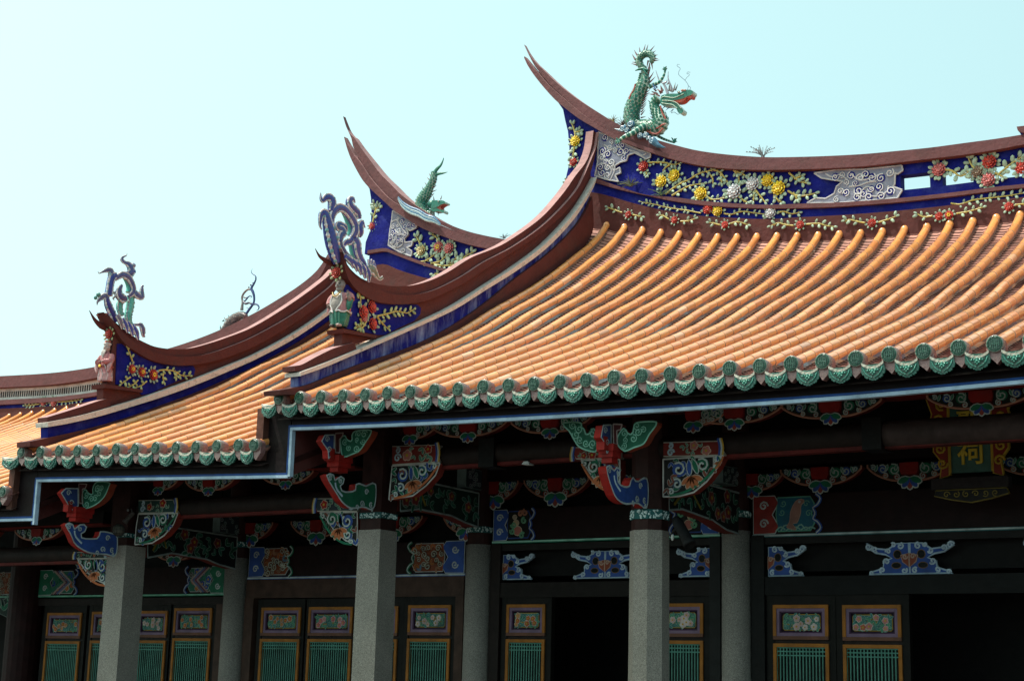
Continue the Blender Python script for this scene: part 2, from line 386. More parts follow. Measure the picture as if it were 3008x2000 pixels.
# ================================================================== FASCIA, TRIM, SOFFIT
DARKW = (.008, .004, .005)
def fascia(hallx, ze, x0, x1, drop, ret=None):
    X = np.linspace(x0, x1, 30)
    m = MB(); m.ribbon([(x, .10, ze(x)-.06) for x in X], [(x, .10, ze(x)-drop) for x in X], 1, .10, .15, DARKW, curve=False)
    m.build('fascia_board', M['wood'], hallx)
    m = MB()
    m.ribbon([(x, .09, ze(x)-drop+.006) for x in X], [(x, .09, ze(x)-drop-.017) for x in X], 1, .085, .13, (.016, .06, .22), curve=False)
    m.ribbon([(x, .09, ze(x)-drop-.017) for x in X], [(x, .09, ze(x)-drop-.045) for x in X], 1, .078, .13, (.40, .52, .66), curve=False)
    if ret:                                               # the step down to the lower roof
        zb = ret
        m.box((x0-.028, .086, zb-.055), (x0, .13, ze(x0)-drop+.006), (.016, .06, .22))
        m.box((x0, .079, zb-.055), (x0+.028, .13, ze(x0)-drop-.019), (.40, .52, .66))
    m.build('painted_trim', M['paint'], hallx)
    if ret:
        b = MB(); b.box((x0-.34, .11, zb-.02), (x0-.02, .15, ze(x0)-.04), DARKW); b.box((x0-.40, .03, zb+.12), (x0-.31, .16, ze(x0)-.06), (.10, .04, .03))
        b.build('step_board', M['wood'], hallx)
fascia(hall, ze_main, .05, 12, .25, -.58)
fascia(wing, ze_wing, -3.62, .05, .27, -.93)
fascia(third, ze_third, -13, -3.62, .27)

# ================================================================== GABLE RIDGES
def gable_ridge(hallx, tagc, L, xf):
    """L: traced curves in the plane of the ridge's right face X = xf."""
    L['b1'] = [L['bs']]+[p for p in L['b'] if p[0] > L['bs'][0]+20]; L['c1'] = [L['cs']]+[p for p in L['c'] if p[0] > L['cs'][0]+20]
    R = MB()
    R.ribbon(T(tagc[0], L['b'], 0, xf), T(tagc[0], L['a'], 0, xf), 0, xf-.17, xf+.045, RED, 60)
    body = R.build('gable_ridge', M['plaster'], hallx)
    m = MB(); m.ribbon(T(tagc[0], L['c1'], 0, xf), T(tagc[0], L['b1'], 0, xf), 0, xf-.115, xf, BLUE, 60); m.build('blue_band', M['worn' if xf > 0 else 'blue'], body)
    m = MB(); m.ribbon(T(tagc[0], L['d'], 0, xf), T(tagc[0], L['c'], 0, xf), 0, xf-.15, xf+.055, CREAM, 60); m.build('cream_ledge', M['ledge'], body)
    m = MB(); m.ribbon(T(tagc[0], L['e0'], 0, xf), T(tagc[0], L['d0'], 0, xf), 0, xf-.13, xf-.045, RED, 60); m.build('ridge_wall', M['plaster'], body)
    m = MB()
    m.ribbon(T(tagc[0], L['f'], 0, xf), T(tagc[0], L['e'], 0, xf), 0, xf-.175, xf+.012, RED, 70, topcol=SUNTOP)
    m.ribbon(T(tagc[0], L['g'], 0, xf), T(tagc[0], L['f'], 0, xf), 0, xf-.145, xf-.028, RED, 70, topcol=SUNTOP)
    m.build('ridge_cap', M['plaster'], body)
    if 'h' in L:
        m = MB(); m.ribbon(T(tagc[0], L['h'], 0, xf), T(tagc[0], L['d1'], 0, xf), 0, xf-.15, xf+.01, RED, 30, topcol=SUNTOP); m.build('ridge_foot', M['plaster'], body)
    return body
# main hall: curves from the eave up to the main ridge
Lm = dict(
 a=[(195,1440),(390,1440),(500,1390),(700,1315),(1000,1200),(1300,1080),(1600,970),(1900,830),(2200,640),(2358,540),(2680,320),(2950,130),(3060,-20),(3085,-120)],
 b=[(190,1400),(380,1368),(470,1345),(920,1165),(1230,1065),(1500,960),(1800,800),(2100,590),(2358,378),(2650,160),(2900,-80),(3020,-260),(3072,-380)],
 bs=(400,1364), cs=(398,1262), c=[(370,1272),(600,1190),(900,1062),(1180,942),(1500,800),(1800,658),(2100,470),(2358,310),(2640,100),(2880,-150),(3010,-340),(3085,-480)],
 d=[(370,1238),(600,1152),(900,1030),(1180,908),(1500,768),(1800,622),(2100,432),(2358,265),(2630,60),(2880,-200),(3020,-400),(3110,-560)],
 d0=[(824,1000),(900,968),(1180,908),(1500,768),(1800,622),(2100,432),(2358,265),(2630,60),(2880,-200),(3020,-400),(3110,-560)],
 e0=[(850,310),(878,420),(950,505),(1050,565),(1150,595),(1250,606),(1400,606),(1550,580),(1700,520),(1900,420),(2100,290),(2358,130),(2640,-60),(2850,-250),(2990,-430),(3070,-590),(3105,-740)],
 e=[(790,120),(815,300),(870,420),(950,505),(1050,565),(1150,595),(1250,606),(1400,606),(1550,580),(1700,520),(1900,420),(2100,290),(2358,130),(2640,-60),(2850,-250),(2990,-430),(3070,-590),(3112,-740),(3140,-880),(3155,-960)],
 f=[(780,95),(845,270),(920,370),(1050,440),(1130,475),(1230,510),(1400,523),(1550,503),(1700,450),(1900,345),(2100,215),(2358,78),(2608,-95),(2808,-280),(2958,-460),(3038,-627),(3095,-760),(3130,-860),(3145,-975)],
 g=[(775,85),(870,255),(960,345),(1050,392),(1200,430),(1350,440),(1500,422),(1650,375),(1800,300),(2000,175),(2200,95),(2358,13),(2638,-187),(2838,-407),(2958,-577),(3058,-710),(3105,-844),(3125,-994)],
 h=[(350,1175),(420,1160),(560,1085),(720,1010),(900,960)], d1=[(350,1222),(420,1220),(600,1152),(740,1095),(920,1020)])
gr_m = gable_ridge(hall, ['c5'], Lm, .12)
Lw = dict(
 a=[(250,1290),(390,1290),(600,1225),(900,1140),(1200,1045),(1500,945),(1800,840),(2100,710),(2358,590),(2700,400),(3000,210),(3100,130)],
 b=[(250,1245),(400,1215),(800,1125),(1200,1010),(1500,900),(1800,790),(2100,660),(2358,540),(2700,350),(3000,150),(3100,60)],
 bs=(440,1208), cs=(438,1108), c=[(412,1112),(600,1080),(900,1010),(1200,920),(1500,825),(1800,715),(2100,590),(2358,475),(2700,290),(3000,80),(3100,-20)],
 d=[(410,1070),(430,1065),(700,1010),(940,945),(1200,870),(1500,770),(1800,660),(2100,540),(2358,430),(2700,245),(3000,40),(3100,-60)],
 d0=[(974,930),(1010,922),(1200,870),(1500,770),(1800,660),(2100,540),(2358,430),(2700,245),(3000,40),(3100,-60)],
 e0=[(1080,245),(1140,340),(1250,420),(1400,500),(1550,535),(1700,545),(1900,520),(2100,465),(2358,360),(2700,160),(3000,-60),(3100,-160)],
 e=[(985,70),(1060,220),(1140,340),(1250,420),(1400,500),(1550,535),(1700,545),(1900,520),(2100,465),(2358,360),(2700,160),(3000,-60),(3100,-160)],
 f=[(975,60),(1085,190),(1180,290),(1300,365),(1450,430),(1600,460),(1750,460),(1900,440),(2100,375),(2358,265),(2700,70),(3000,-150),(3100,-250)],
 g=[(970,50),(1110,170),(1250,275),(1350,330),(1450,370),(1600,390),(1750,385),(1900,350),(2100,285),(2358,180),(2700,-30),(3000,-250),(3100,-350)],
 h=[(430,1020),(560,980),(750,920),(900,870),(980,850)], d1=[(430,1066),(560,1040),(750,1000),(940,945),(1020,920)])
gr_w = gable_ridge(wing, ['c8'], Lw, -3.567)

# ================================================================== MAIN RIDGES
YR = 5.88
def cc(*parts):
    """join traced pieces of different crops"""
    out = []
    for tg, pts, ax, v in parts: out += T(tg, pts, ax, v)
    return out
def ridge_ext(P, far):
    """let a traced curve run on symmetrically past the picture's edge (mirror about X=5.9)"""
    return P+[np.array([11.8-p[0], p[1], p[2]]) for p in P[::-1] if 11.8-p[0] > P[-1][0]+.15]
capt = cc(('c3', [(108,160),(150,240),(210,320),(290,395),(420,520),(600,660),(800,790),(950,880),(1100,950),(1300,1030),(1500,1090),(1700,1140),(1900,1170),(2100,1190),(2358,1205)], 1, YR), ('c4', [(300,575),(600,565),(900,548),(1200,520),(1500,490),(1800,450),(2100,410),(2290,380)], 1, YR))
capm = cc(('c3', [(112,170),(160,270),(215,370),(260,425),(340,520),(470,640),(600,755),(740,860),(900,960),(1100,1060),(1300,1130),(1500,1190),(1700,1230),(1900,1250),(2100,1260),(2358,1262)], 1, YR), ('c4', [(300,615),(600,605),(900,585),(1200,555),(1500,528),(1800,490),(2100,440),(2358,408)], 1, YR))
capl = cc(('c3', [(122,275),(165,330),(215,395),(260,435),(340,530),(470,645),(600,757),(740,862),(900,962),(1100,1062),(1300,1132),(1500,1192),(1700,1232),(1900,1252),(2100,1262),(2358,1264)], 1, YR), ('c4', [(300,617),(600,607),(900,587),(1200,557),(1500,530),(1800,492),(2100,442),(2358,410)], 1, YR))
capb = cc(('c3', [(120,290),(160,370),(230,470),(330,590),(430,695),(530,775),(650,865),(780,940),(900,1010),(1060,1080),(1250,1150),(1450,1218),(1700,1280),(1900,1310),(2100,1325),(2358,1332)], 1, YR), ('c4', [(300,700),(600,690),(900,672),(1200,640),(1500,605),(1800,570),(2100,525),(2358,475)], 1, YR))
railt = cc(('c3', [(730,1375),(900,1440),(1050,1490),(1240,1550)], 1, YR), ('c6', [(1500,255),(1800,292),(2100,315),(2358,325)], 1, YR), ('c4', [(300,1005),(600,995),(900,978),(1200,955),(1500,925),(1800,890),(2100,850),(2358,825)], 1, YR))
railb = cc(('c6', [(730,105),(1000,185),(1300,250),(1500,292),(1800,330),(2100,350),(2358,358)], 1, YR), ('c4', [(300,1045),(600,1035),(900,1015),(1200,992),(1500,960),(1800,925),(2100,885),(2358,858)], 1, YR))
baset = cc(('c6', [(730,200),(900,240),(1100,300),(1400,372),(1700,418),(2000,440),(2358,452)], 1, YR), ('c4', [(300,1125),(600,1110),(900,1090),(1200,1065),(1500,1035),(1800,1000),(2100,965),(2358,940)], 1, YR))
capt, capm, capl, capb, railt, railb, baset = [ridge_ext(p, 1) for p in (capt, capm, capl, capb, railt, railb, baset)]
def byx(P, n, x0=None, x1=None):
    S = smooth(P, 200); xs_ = [p[0] for p in S]; zs = [p[2] for p in S]
    x0 = xs_[0] if x0 is None else x0; x1 = xs_[-1] if x1 is None else x1
    return [np.array([x, YR, np.interp(x, xs_, zs)]) for x in np.linspace(x0, x1, n)]
rb = MB(); n = 90
bt = byx(baset, n, .0, 11.8); rb.ribbon(bt, [np.array([p[0], YR, zr_main(p[0])-.28]) for p in bt], 1, 5.87, 6.07, RED, curve=False)
ridge_m = rb.build('main_ridge', M['plaster'], hall)
m = MB(); m.ribbon(byx(railb, n, 0, 11.8), bt, 1, 5.90, 6.04, BLUE, curve=False); m.build('blue_band', M['blue'], ridge_m)
m = MB(); m.ribbon(byx(railt, n, 0, 11.8), byx(railb, n, 0, 11.8), 1, 5.85, 6.09, MAUVE, curve=False); m.build('ridge_rail', M['plaster'], ridge_m)
m = MB(); m.ribbon(byx(capb, 60, 0, 4.28), byx(railt, 60, 0, 4.28), 1, 5.90, 6.04, BLUE, curve=False)
# openwork middle: rails, posts and gaps that show the sky
A = byx(capb, 40, 4.28, 7.52); B = byx(railt, 40, 4.28, 7.52)
m.ribbon(A, [np.array([a[0], YR, a[2]-.13]) for a in A], 1, 5.90, 6.04, BLUE, curve=False)
m.ribbon([np.array([b[0], YR, b[2]+.11]) for b in B], B, 1, 5.90, 6.04, BLUE, curve=False)
for px in (4.71, 5.22, 6.58, 7.09):
    i = min(range(40), key=lambda k: abs(A[k][0]-px)); m.box((px-.075, 5.905, B[i][2]), (px+.075, 6.035, A[i][2]), BLUE)
m.ribbon(byx(capb, 60, 7.52, 11.8), byx(railt, 60, 7.52, 11.8), 1, 5.90, 6.04, BLUE, curve=False)
m.build('ridge_panel', M['blue'], ridge_m)
m = MB(); m.ribbon(smooth(capt, 120), smooth(capm, 120), 1, 5.85, 6.09, MAUVE, curve=False, taper=1.6, topcol=SUNTOP)
m.ribbon(smooth(capl, 120), smooth(capb, 120), 1, 5.80, 6.14, MAUVE, curve=False, taper=1.5, topcol=SUNTOP)
m.build('ridge_cap', M['plaster'], ridge_m)
# ridge end below the swallowtail
m = MB(); e = T('c3', [(415,680),(470,760),(490,860),(515,960),(528,1100),(530,1250),(505,1350),(480,1470),(470,1600),(500,1700),(800,1500),(820,960),(700,860),(560,770)], 1, YR+.04)
m.prism(e, (0, .10, 0), BLUE); m.build('ridge_end', M['blue'], ridge_m)

# wing ridge
wt = T('c2', [(798,130),(830,230),(870,300),(900,320),(960,410),(1050,530),(1150,660),(1250,760),(1350,860),(1500,970),(1700,1090),(1900,1175),(2100,1230),(2358,1275),(2700,1300),(3000,1290)], 1, YR)
wm = T('c2', [(805,150),(840,250),(880,340),(900,420),(980,560),(1060,680),(1160,800),(1250,890),(1350,960),(1500,1040),(1700,1130),(1900,1210),(2100,1270),(2300,1315),(2700,1345),(3000,1335)], 1, YR)
wl = T('c2', [(822,325),(850,385),(890,450),(920,500),(985,575),(1065,695),(1165,810),(1255,900),(1355,965),(1500,1045),(1700,1133),(1900,1213),(2100,1273),(2300,1318),(2700,1348),(3000,1338)], 1, YR)
wb = T('c2', [(820,330),(850,430),(890,530),(960,660),(1020,750),(1100,830),(1200,920),(1300,1010),(1420,1090),(1550,1170),(1700,1230),(1900,1300),(2100,1350),(2300,1375),(2700,1400),(3000,1395)], 1, YR)
wrt = T('c5', [(1200,90),(1350,150),(1500,205),(1650,255),(1790,290),(2100,340),(2500,360),(3000,350)], 1, YR)
wrb = T('c5', [(1200,120),(1350,180),(1500,235),(1650,283),(1790,320),(2100,370),(2500,390),(3000,380)], 1, YR)
wbt = T('c5', [(1190,235),(1300,285),(1450,335),(1620,378),(1900,420),(2300,450),(3000,450)], 1, YR)
m = MB(); x0, x1 = -3.75, -.2
q = byx(wbt, 40, x0, x1); m.ribbon(q, [np.array([p[0], YR, zr_wing(p[0])-.25]) for p in q], 1, 5.87, 6.07, RED, curve=False)
ridge_w = m.build('main_ridge', M['plaster'], wing)
m = MB(); m.ribbon(byx(wrb, 40, x0, x1), q, 1, 5.90, 6.04, BLUE, curve=False); m.build('blue_band', M['blue'], ridge_w)
m = MB(); m.ribbon(byx(wrt, 40, x0, x1), byx(wrb, 40, x0, x1), 1, 5.85, 6.09, MAUVE, curve=False); m.build('ridge_rail', M['plaster'], ridge_w)
m = MB(); m.ribbon(byx(wb, 40, x0, x1), byx(wrt, 40, x0, x1), 1, 5.90, 6.04, BLUE, curve=False); m.build('ridge_panel', M['blue'], ridge_w)
m = MB(); m.ribbon(wt, wm, 1, 5.85, 6.09, MAUVE, 80, taper=1.5, topcol=SUNTOP); m.ribbon(wl, wb, 1, 5.80, 6.14, MAUVE, 80, taper=1.4, topcol=SUNTOP); m.build('ridge_cap', M['plaster'], ridge_w)
m = MB(); e = T('c2', [(1003,735),(1045,800),(1058,880),(1065,1000),(1060,1120),(1045,1200),(1010,1290),(1000,1400),(1300,1300),(1290,1000),(1200,920),(1100,830)], 1, YR+.04)
m.prism(e, (0, .10, 0), BLUE); m.build('ridge_end', M['blue'], ridge_w)

# third ridge, rising to a fork behind the middle wing
tt = T('c8', [(-700,690),(-300,668),(0,650),(500,620),(900,565),(1200,490),(1620,385),(2000,250),(2358,80),(2600,-60),(2800,-190),(2960,-330),(3075,-510)], 1, YR)
tb = T('c8', [(-700,800),(-300,775),(0,755),(500,728),(900,668),(1200,590),(1620,485),(2000,350),(2358,185),(2600,50),(2800,-80),(2960,-230),(3085,-480)], 1, YR)
tg = T('c8', [(-700,905),(-300,885),(0,865),(500,838),(900,790),(1200,730),(1620,640),(2000,510),(2300,390),(2450,330)], 1, YR)
tr = T('c8', [(-700,950),(-300,930),(0,908),(500,880),(900,825),(1200,765),(1620,675),(2000,545),(2300,425),(2450,365)], 1, YR)
tl = T('c8', [(-700,985),(-300,965),(0,942),(500,915),(900,862),(1200,800),(1620,710),(2000,590),(2300,470),(2450,410)], 1, YR)
m = MB(); q = byx(tl, 40); m.ribbon(q, [np.array([p[0], YR, min(p[2]-.05, zr_third(p[0])-.2)]) for p in q], 1, 5.87, 6.07, RED, curve=False)
ridge_t = m.build('main_ridge', M['plaster'], third)
m = MB(); m.ribbon(tt, tb, 1, 5.80, 6.12, MAUVE, 80); m.build('ridge_cap', M['plaster'], ridge_t)
x0, x1 = tg[0][0], -7.2
m = MB(); m.ribbon(byx(tb, 40, x0, x1), byx(tg, 40, x0, x1), 1, 5.92, 6.12, (.62, .58, .56), curve=False)
a_, b_ = byx(tb, 120, x0, x1), byx(tg, 120, x0, x1)
for p, q2 in zip(a_[::1], b_[::1]):
    h = p[2]-q2[2]
    m.box((p[0]-.012, 5.912, q2[2]+h*.28), (p[0]+.012, 5.93, q2[2]+h*.74), (.03, .028, .028))
m.build('ridge_lattice', M['plaster'], ridge_t)
m = MB(); m.ribbon(byx(tb, 30, x1, -5.0), byx(tg, 30, x1, -5.0), 1, 5.92, 6.12, BLUE, curve=False); m.build('ridge_panel', M['blue'], ridge_t)
m = MB(); m.ribbon(byx(tg, 40), byx(tr, 40), 1, 5.84, 6.18, MAUVE, curve=False); m.build('ridge_rail', M['plaster'], ridge_t)
m = MB(); m.ribbon(byx(tr, 40), byx(tl, 40), 1, 5.90, 6.04, BLUE, curve=False); m.build('blue_band', M['blue'], ridge_t)
# ================================================================== FLAT AND CARVED ART ON A PLANE
class Fr:
    """a drawing plane: u, v in metres on it, w outwards"""
    def __init__(s, ax, val):
        s.ax, s.val = ax, val
    def P(s, u, v, w=0.0):
        return np.array([u, s.val-w, v]) if s.ax == 1 else np.array([s.val+w, u, v])
    def uv(s, tag_, pts):
        return [((p[0], p[2]) if s.ax == 1 else (p[1], p[2])) for p in T(tag_, pts, s.ax, s.val)]
    @property
    def n(s): return np.array([0, -1.0, 0]) if s.ax == 1 else np.array([1.0, 0, 0])
WHITE = (.40, .43, .43); SAGE = (.30, .40, .30); YEL = (.58, .42, .05); TWIG = (.50, .40, .10); CRED = (.40, .035, .03); PINK = (.50, .16, .16)
PGRN = (.015, .135, .075); PBLU = (.030, .072, .27); PRED = (.28, .012, .009); PORG = (.42, .12, .045); PTEAL = (.04, .16, .15); GOLD = (.42, .25, .03); PGRY = (.22, .23, .31)
def offset(P, d):
    P = [np.array(p) for p in P]; n = len(P); out = []
    area = sum(P[i][0]*P[(i+1) % n][1]-P[(i+1) % n][0]*P[i][1] for i in range(n)); sg = 1 if area > 0 else -1
    for i in range(n):
        t = P[(i+1) % n]-P[i-1]; t = t/(np.linalg.norm(t)+1e-9); out.append(P[i]+sg*d*np.array([t[1], -t[0]]))
    return out
def poly(m, fr, pts, w0, w1, col, side=None, rim=None, rimw=.008, sm=0):
    """slab with the outline pts from w0 (back) to w1 (front), with a rim colour around it"""
    P = smooth(pts, sm, True) if sm else pts
    if rim:
        m.prism([fr.P(u, v, w1) for u, v in P], fr.n*(w0-w1), rim, side or rim)
        P = offset(P, -rimw); m.prism([fr.P(u, v, w1+.004) for u, v in P], fr.n*-.004, col, back=False)
    else: m.prism([fr.P(u, v, w1) for u, v in P], fr.n*(w0-w1), col, side)
def line(m, fr, pts, w, r, col, n=4, taper=None, sm=0):
    P = smooth(pts, sm) if sm else pts
    m.tube([fr.P(u, v, w) for u, v in P], taper or r, n, col, False, True, (fr.n, .5))
def curl(m, fr, u, v, r, w, col, turn=1.3, a0=0, d=1, rad=.006):
    pts = []
    for k in range(12):
        t = k/11; a = a0+d*turn*2*math.pi*t; rr = r*(1-.85*t); pts.append((u+rr*math.cos(a), v+rr*math.sin(a)))
    line(m, fr, pts, w, rad, col)
def petal(m, fr, u, v, a, L, W, w, col, rim=None):
    c, s_ = math.cos(a), math.sin(a); q = [(0, 0), (.3, .42), (.62, .5), (.9, .28), (1, 0), (.9, -.28), (.62, -.5), (.3, -.42)]
    P = [(u+c*x*L-s_*y*W, v+s_*x*L+c*y*W) for x, y in q]
    if rim:
        m.add([fr.P(x, y, w) for x, y in offset(P, .2*W)], [tuple(range(8))], rim)
    m.add([fr.P(x, y, w+.003) for x, y in P], [tuple(range(8))], col)
def blossom(m, fr, u, v, r, w, col, ccol, n=5, a0=0.3, rim=None):
    for k in range(n): petal(m, fr, u, v, a0+2*math.pi*k/n, r, r*.85, w+.0004*k, col, rim)
    m.add([fr.P(u+.32*r*math.cos(t), v+.32*r*math.sin(t), w+.008) for t in np.linspace(0, 2*math.pi, 8)[:-1]], [tuple(range(7))], ccol)
def inside(P, u, v):
    c = False; n = len(P)
    for i in range(n):
        (x0, y0), (x1, y1) = P[i], P[i-1]
        if (y0 > v) != (y1 > v) and u < (x1-x0)*(v-y0)/(y1-y0)+x0: c = not c
    return c
def fill(m, fr, P, w, pal, n, size, seed=0, line_col=WHITE, kinds='clb', margin=.4):
    """carved or painted foliage: curls, leaves and blossoms that keep inside the outline P"""
    r = random.Random(seed); us = [p[0] for p in P]; vs = [p[1] for p in P]; got = []; tries = 0
    while len(got) < n and tries < n*40:
        tries += 1; u = r.uniform(min(us), max(us)); v = r.uniform(min(vs), max(vs))
        if not inside(P, u, v) or not all(inside(P, u+size*margin*dx, v+size*margin*dy) for dx, dy in ((1, 0), (-1, 0), (0, 1), (0, -1))): continue
        if any((u-a)**2+(v-b)**2 < (size*.85)**2 for a, b in got): continue
        got.append((u, v)); k = r.choice(kinds); s_ = size*r.uniform(.75, 1.15); c = r.choice(pal)
        if k == 'c':
            m.add([fr.P(u+.6*s_*math.cos(t), v+.6*s_*math.sin(t), w+.002) for t in np.linspace(0, 2*math.pi, 10)[:-1]], [tuple(range(9))], c)
            curl(m, fr, u, v, s_*.6, w+.005, line_col, 1.4, r.uniform(0, 6.28), r.choice((-1, 1)), s_*.075)
        elif k == 'l':
            a = r.uniform(0, 6.28)
            for da in (-.55, .55): petal(m, fr, u-.4*s_*math.cos(a), v-.4*s_*math.sin(a), a+da, s_*1.1, s_*.42, w+.002, c, line_col)
        else: blossom(m, fr, u, v, s_*.62, w+.002, r.choice(pal[-2:]), GOLD, 5, r.uniform(0, 3), line_col)

# ================================================================== PORCH
YF, YW = 1.2, 3.04
PF, PW, PD = Fr(1, 1.12), Fr(1, 3.04), Fr(1, 3.05)
g = MB(); g.box((-14, .0, -4.148), (14, 12, -3.7), (.13, .125, .115)); tag(g.build('stone_terrace', M['paving']), kind='structure')
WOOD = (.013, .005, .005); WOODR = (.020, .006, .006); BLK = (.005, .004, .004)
def column(hallx, x, y, r, ztop, kind, band=None, ztip=0.3):
    m = MB()
    ang = {'oct': [22.5+45*k for k in range(8)], 'sq': [45+90*k for k in range(4)], 'round': [18*k for k in range(20)]}[kind]
    V = []
    for z, rr in ((-3.7, r*1.05), (ztop, r)):
        for a in ang: V.append((x+rr*math.cos(math.radians(a)), y+rr*math.sin(math.radians(a)), z))
    n = len(ang)
    m.add(V, [(k, (k+1) % n, n+(k+1) % n, n+k) for k in range(n)]+[tuple(range(n, 2*n))], (.208, .186, .166), kind == 'round')
    c = m.build('column', M['granite'], hallx)
    wd_ = MB(); rr = r*.93
    a2 = ang if kind != 'sq' else ang
    wd_.prism([(x+rr*math.cos(math.radians(a)), y+rr*math.sin(math.radians(a)), ztop) for a in a2], (0, 0, ztip-ztop), WOOD, (.030, .011, .010))
    wd_.build('post', M['wood'], c)
    if band:
        b = MB(); rb_ = rr+.012
        b.prism([(x+rb_*math.cos(math.radians(a)), y+rb_*math.sin(math.radians(a)), band[0]) for a in a2], (0, 0, band[1]-band[0]), (.02, .10, .10))
        r_ = random.Random(int(x*10))
        for i, a in enumerate(a2):
            p0 = np.array([x+rb_*math.cos(math.radians(a)), y+rb_*math.sin(math.radians(a))]); a1 = a2[(i+1) % n]
            p1 = np.array([x+rb_*math.cos(math.radians(a1)), y+rb_*math.sin(math.radians(a1))]); d = p1-p0; L = np.linalg.norm(d); nn = np.array([d[1], -d[0]])/L
            for k in range(int(L*(band[1]-band[0])*2300)):
                t = r_.uniform(.04, .96); z = r_.uniform(band[0]+.008, band[1]-.008); q = p0+d*t
                b.ball((q[0], q[1], z), r_.choice((.005, .006, .011)), (.55, .66, .66), 6, 4)
        b.build('capital_band', M['paint'], c)
    return c
column(hall, 3.46, YF, .180, -1.17, 'oct', (-1.07, -.985)); column(hall, 0.32, YF, .198, -1.07, 'sq', (-.955, -.895))
column(wing, -3.31, YF, .212, -1.14, 'sq', (-1.05, -1.0), -.05); column(hall, 8.34, YF, .205, -1.17, 'oct', (-1.07, -.985))
for hx, X, zt in ((hall, 3.46, -1.0), (hall, .32, -1.06), (wing, -3.31, -1.13), (hall, 8.34, -1.0)): column(hx, X, YW, .146, zt, 'round', (zt+.13, zt+.2), .6 if hx is hall else .2)
m = MB(); m.prism([(-7.15+.24*math.cos(t), YW+.24*math.sin(t), -3.7) for t in np.linspace(0, 2*math.pi, 21)[:-1]], (0, 0, 3.9), WOODR); m.build('column', M['wood'], third)

# ---- walls that close the rooms
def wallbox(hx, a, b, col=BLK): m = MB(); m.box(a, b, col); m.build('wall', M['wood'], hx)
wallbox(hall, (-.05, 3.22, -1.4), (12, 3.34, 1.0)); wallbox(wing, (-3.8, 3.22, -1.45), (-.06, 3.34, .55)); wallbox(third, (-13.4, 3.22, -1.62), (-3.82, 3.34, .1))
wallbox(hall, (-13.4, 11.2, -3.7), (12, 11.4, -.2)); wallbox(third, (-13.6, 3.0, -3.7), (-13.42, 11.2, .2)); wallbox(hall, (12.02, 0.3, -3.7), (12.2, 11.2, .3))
wallbox(hall, (-13.4, 4.6, -3.7), (12, 4.7, .2), (.004, .003, .003))  # added black wall, hides stray light and keeps the doorways dark
def gable_wall(hx, x0, x1, zu, zl):  # unseen fill in the roof step, added to block light
    m = MB(); ys = np.linspace(.16, 5.85, 20)
    m.ribbon([(x0, y, zu(y)) for y in ys], [(x0, y, zl(y)) for y in ys], 0, x0, x1, RED, curve=False); m.build('gable_wall', M['plaster'], hx)
gable_wall(hall, -.03, .06, lambda y: surf(ze_main, zr_main, .02, y)-.14, lambda y: surf(ze_wing, zr_wing, -.2, y)-.35)
gable_wall(wing, -3.82, -3.70, lambda y: surf(ze_wing, zr_wing, -3.75, y)-.14, lambda y: surf(ze_third, zr_third, -4.1, y)-.4)

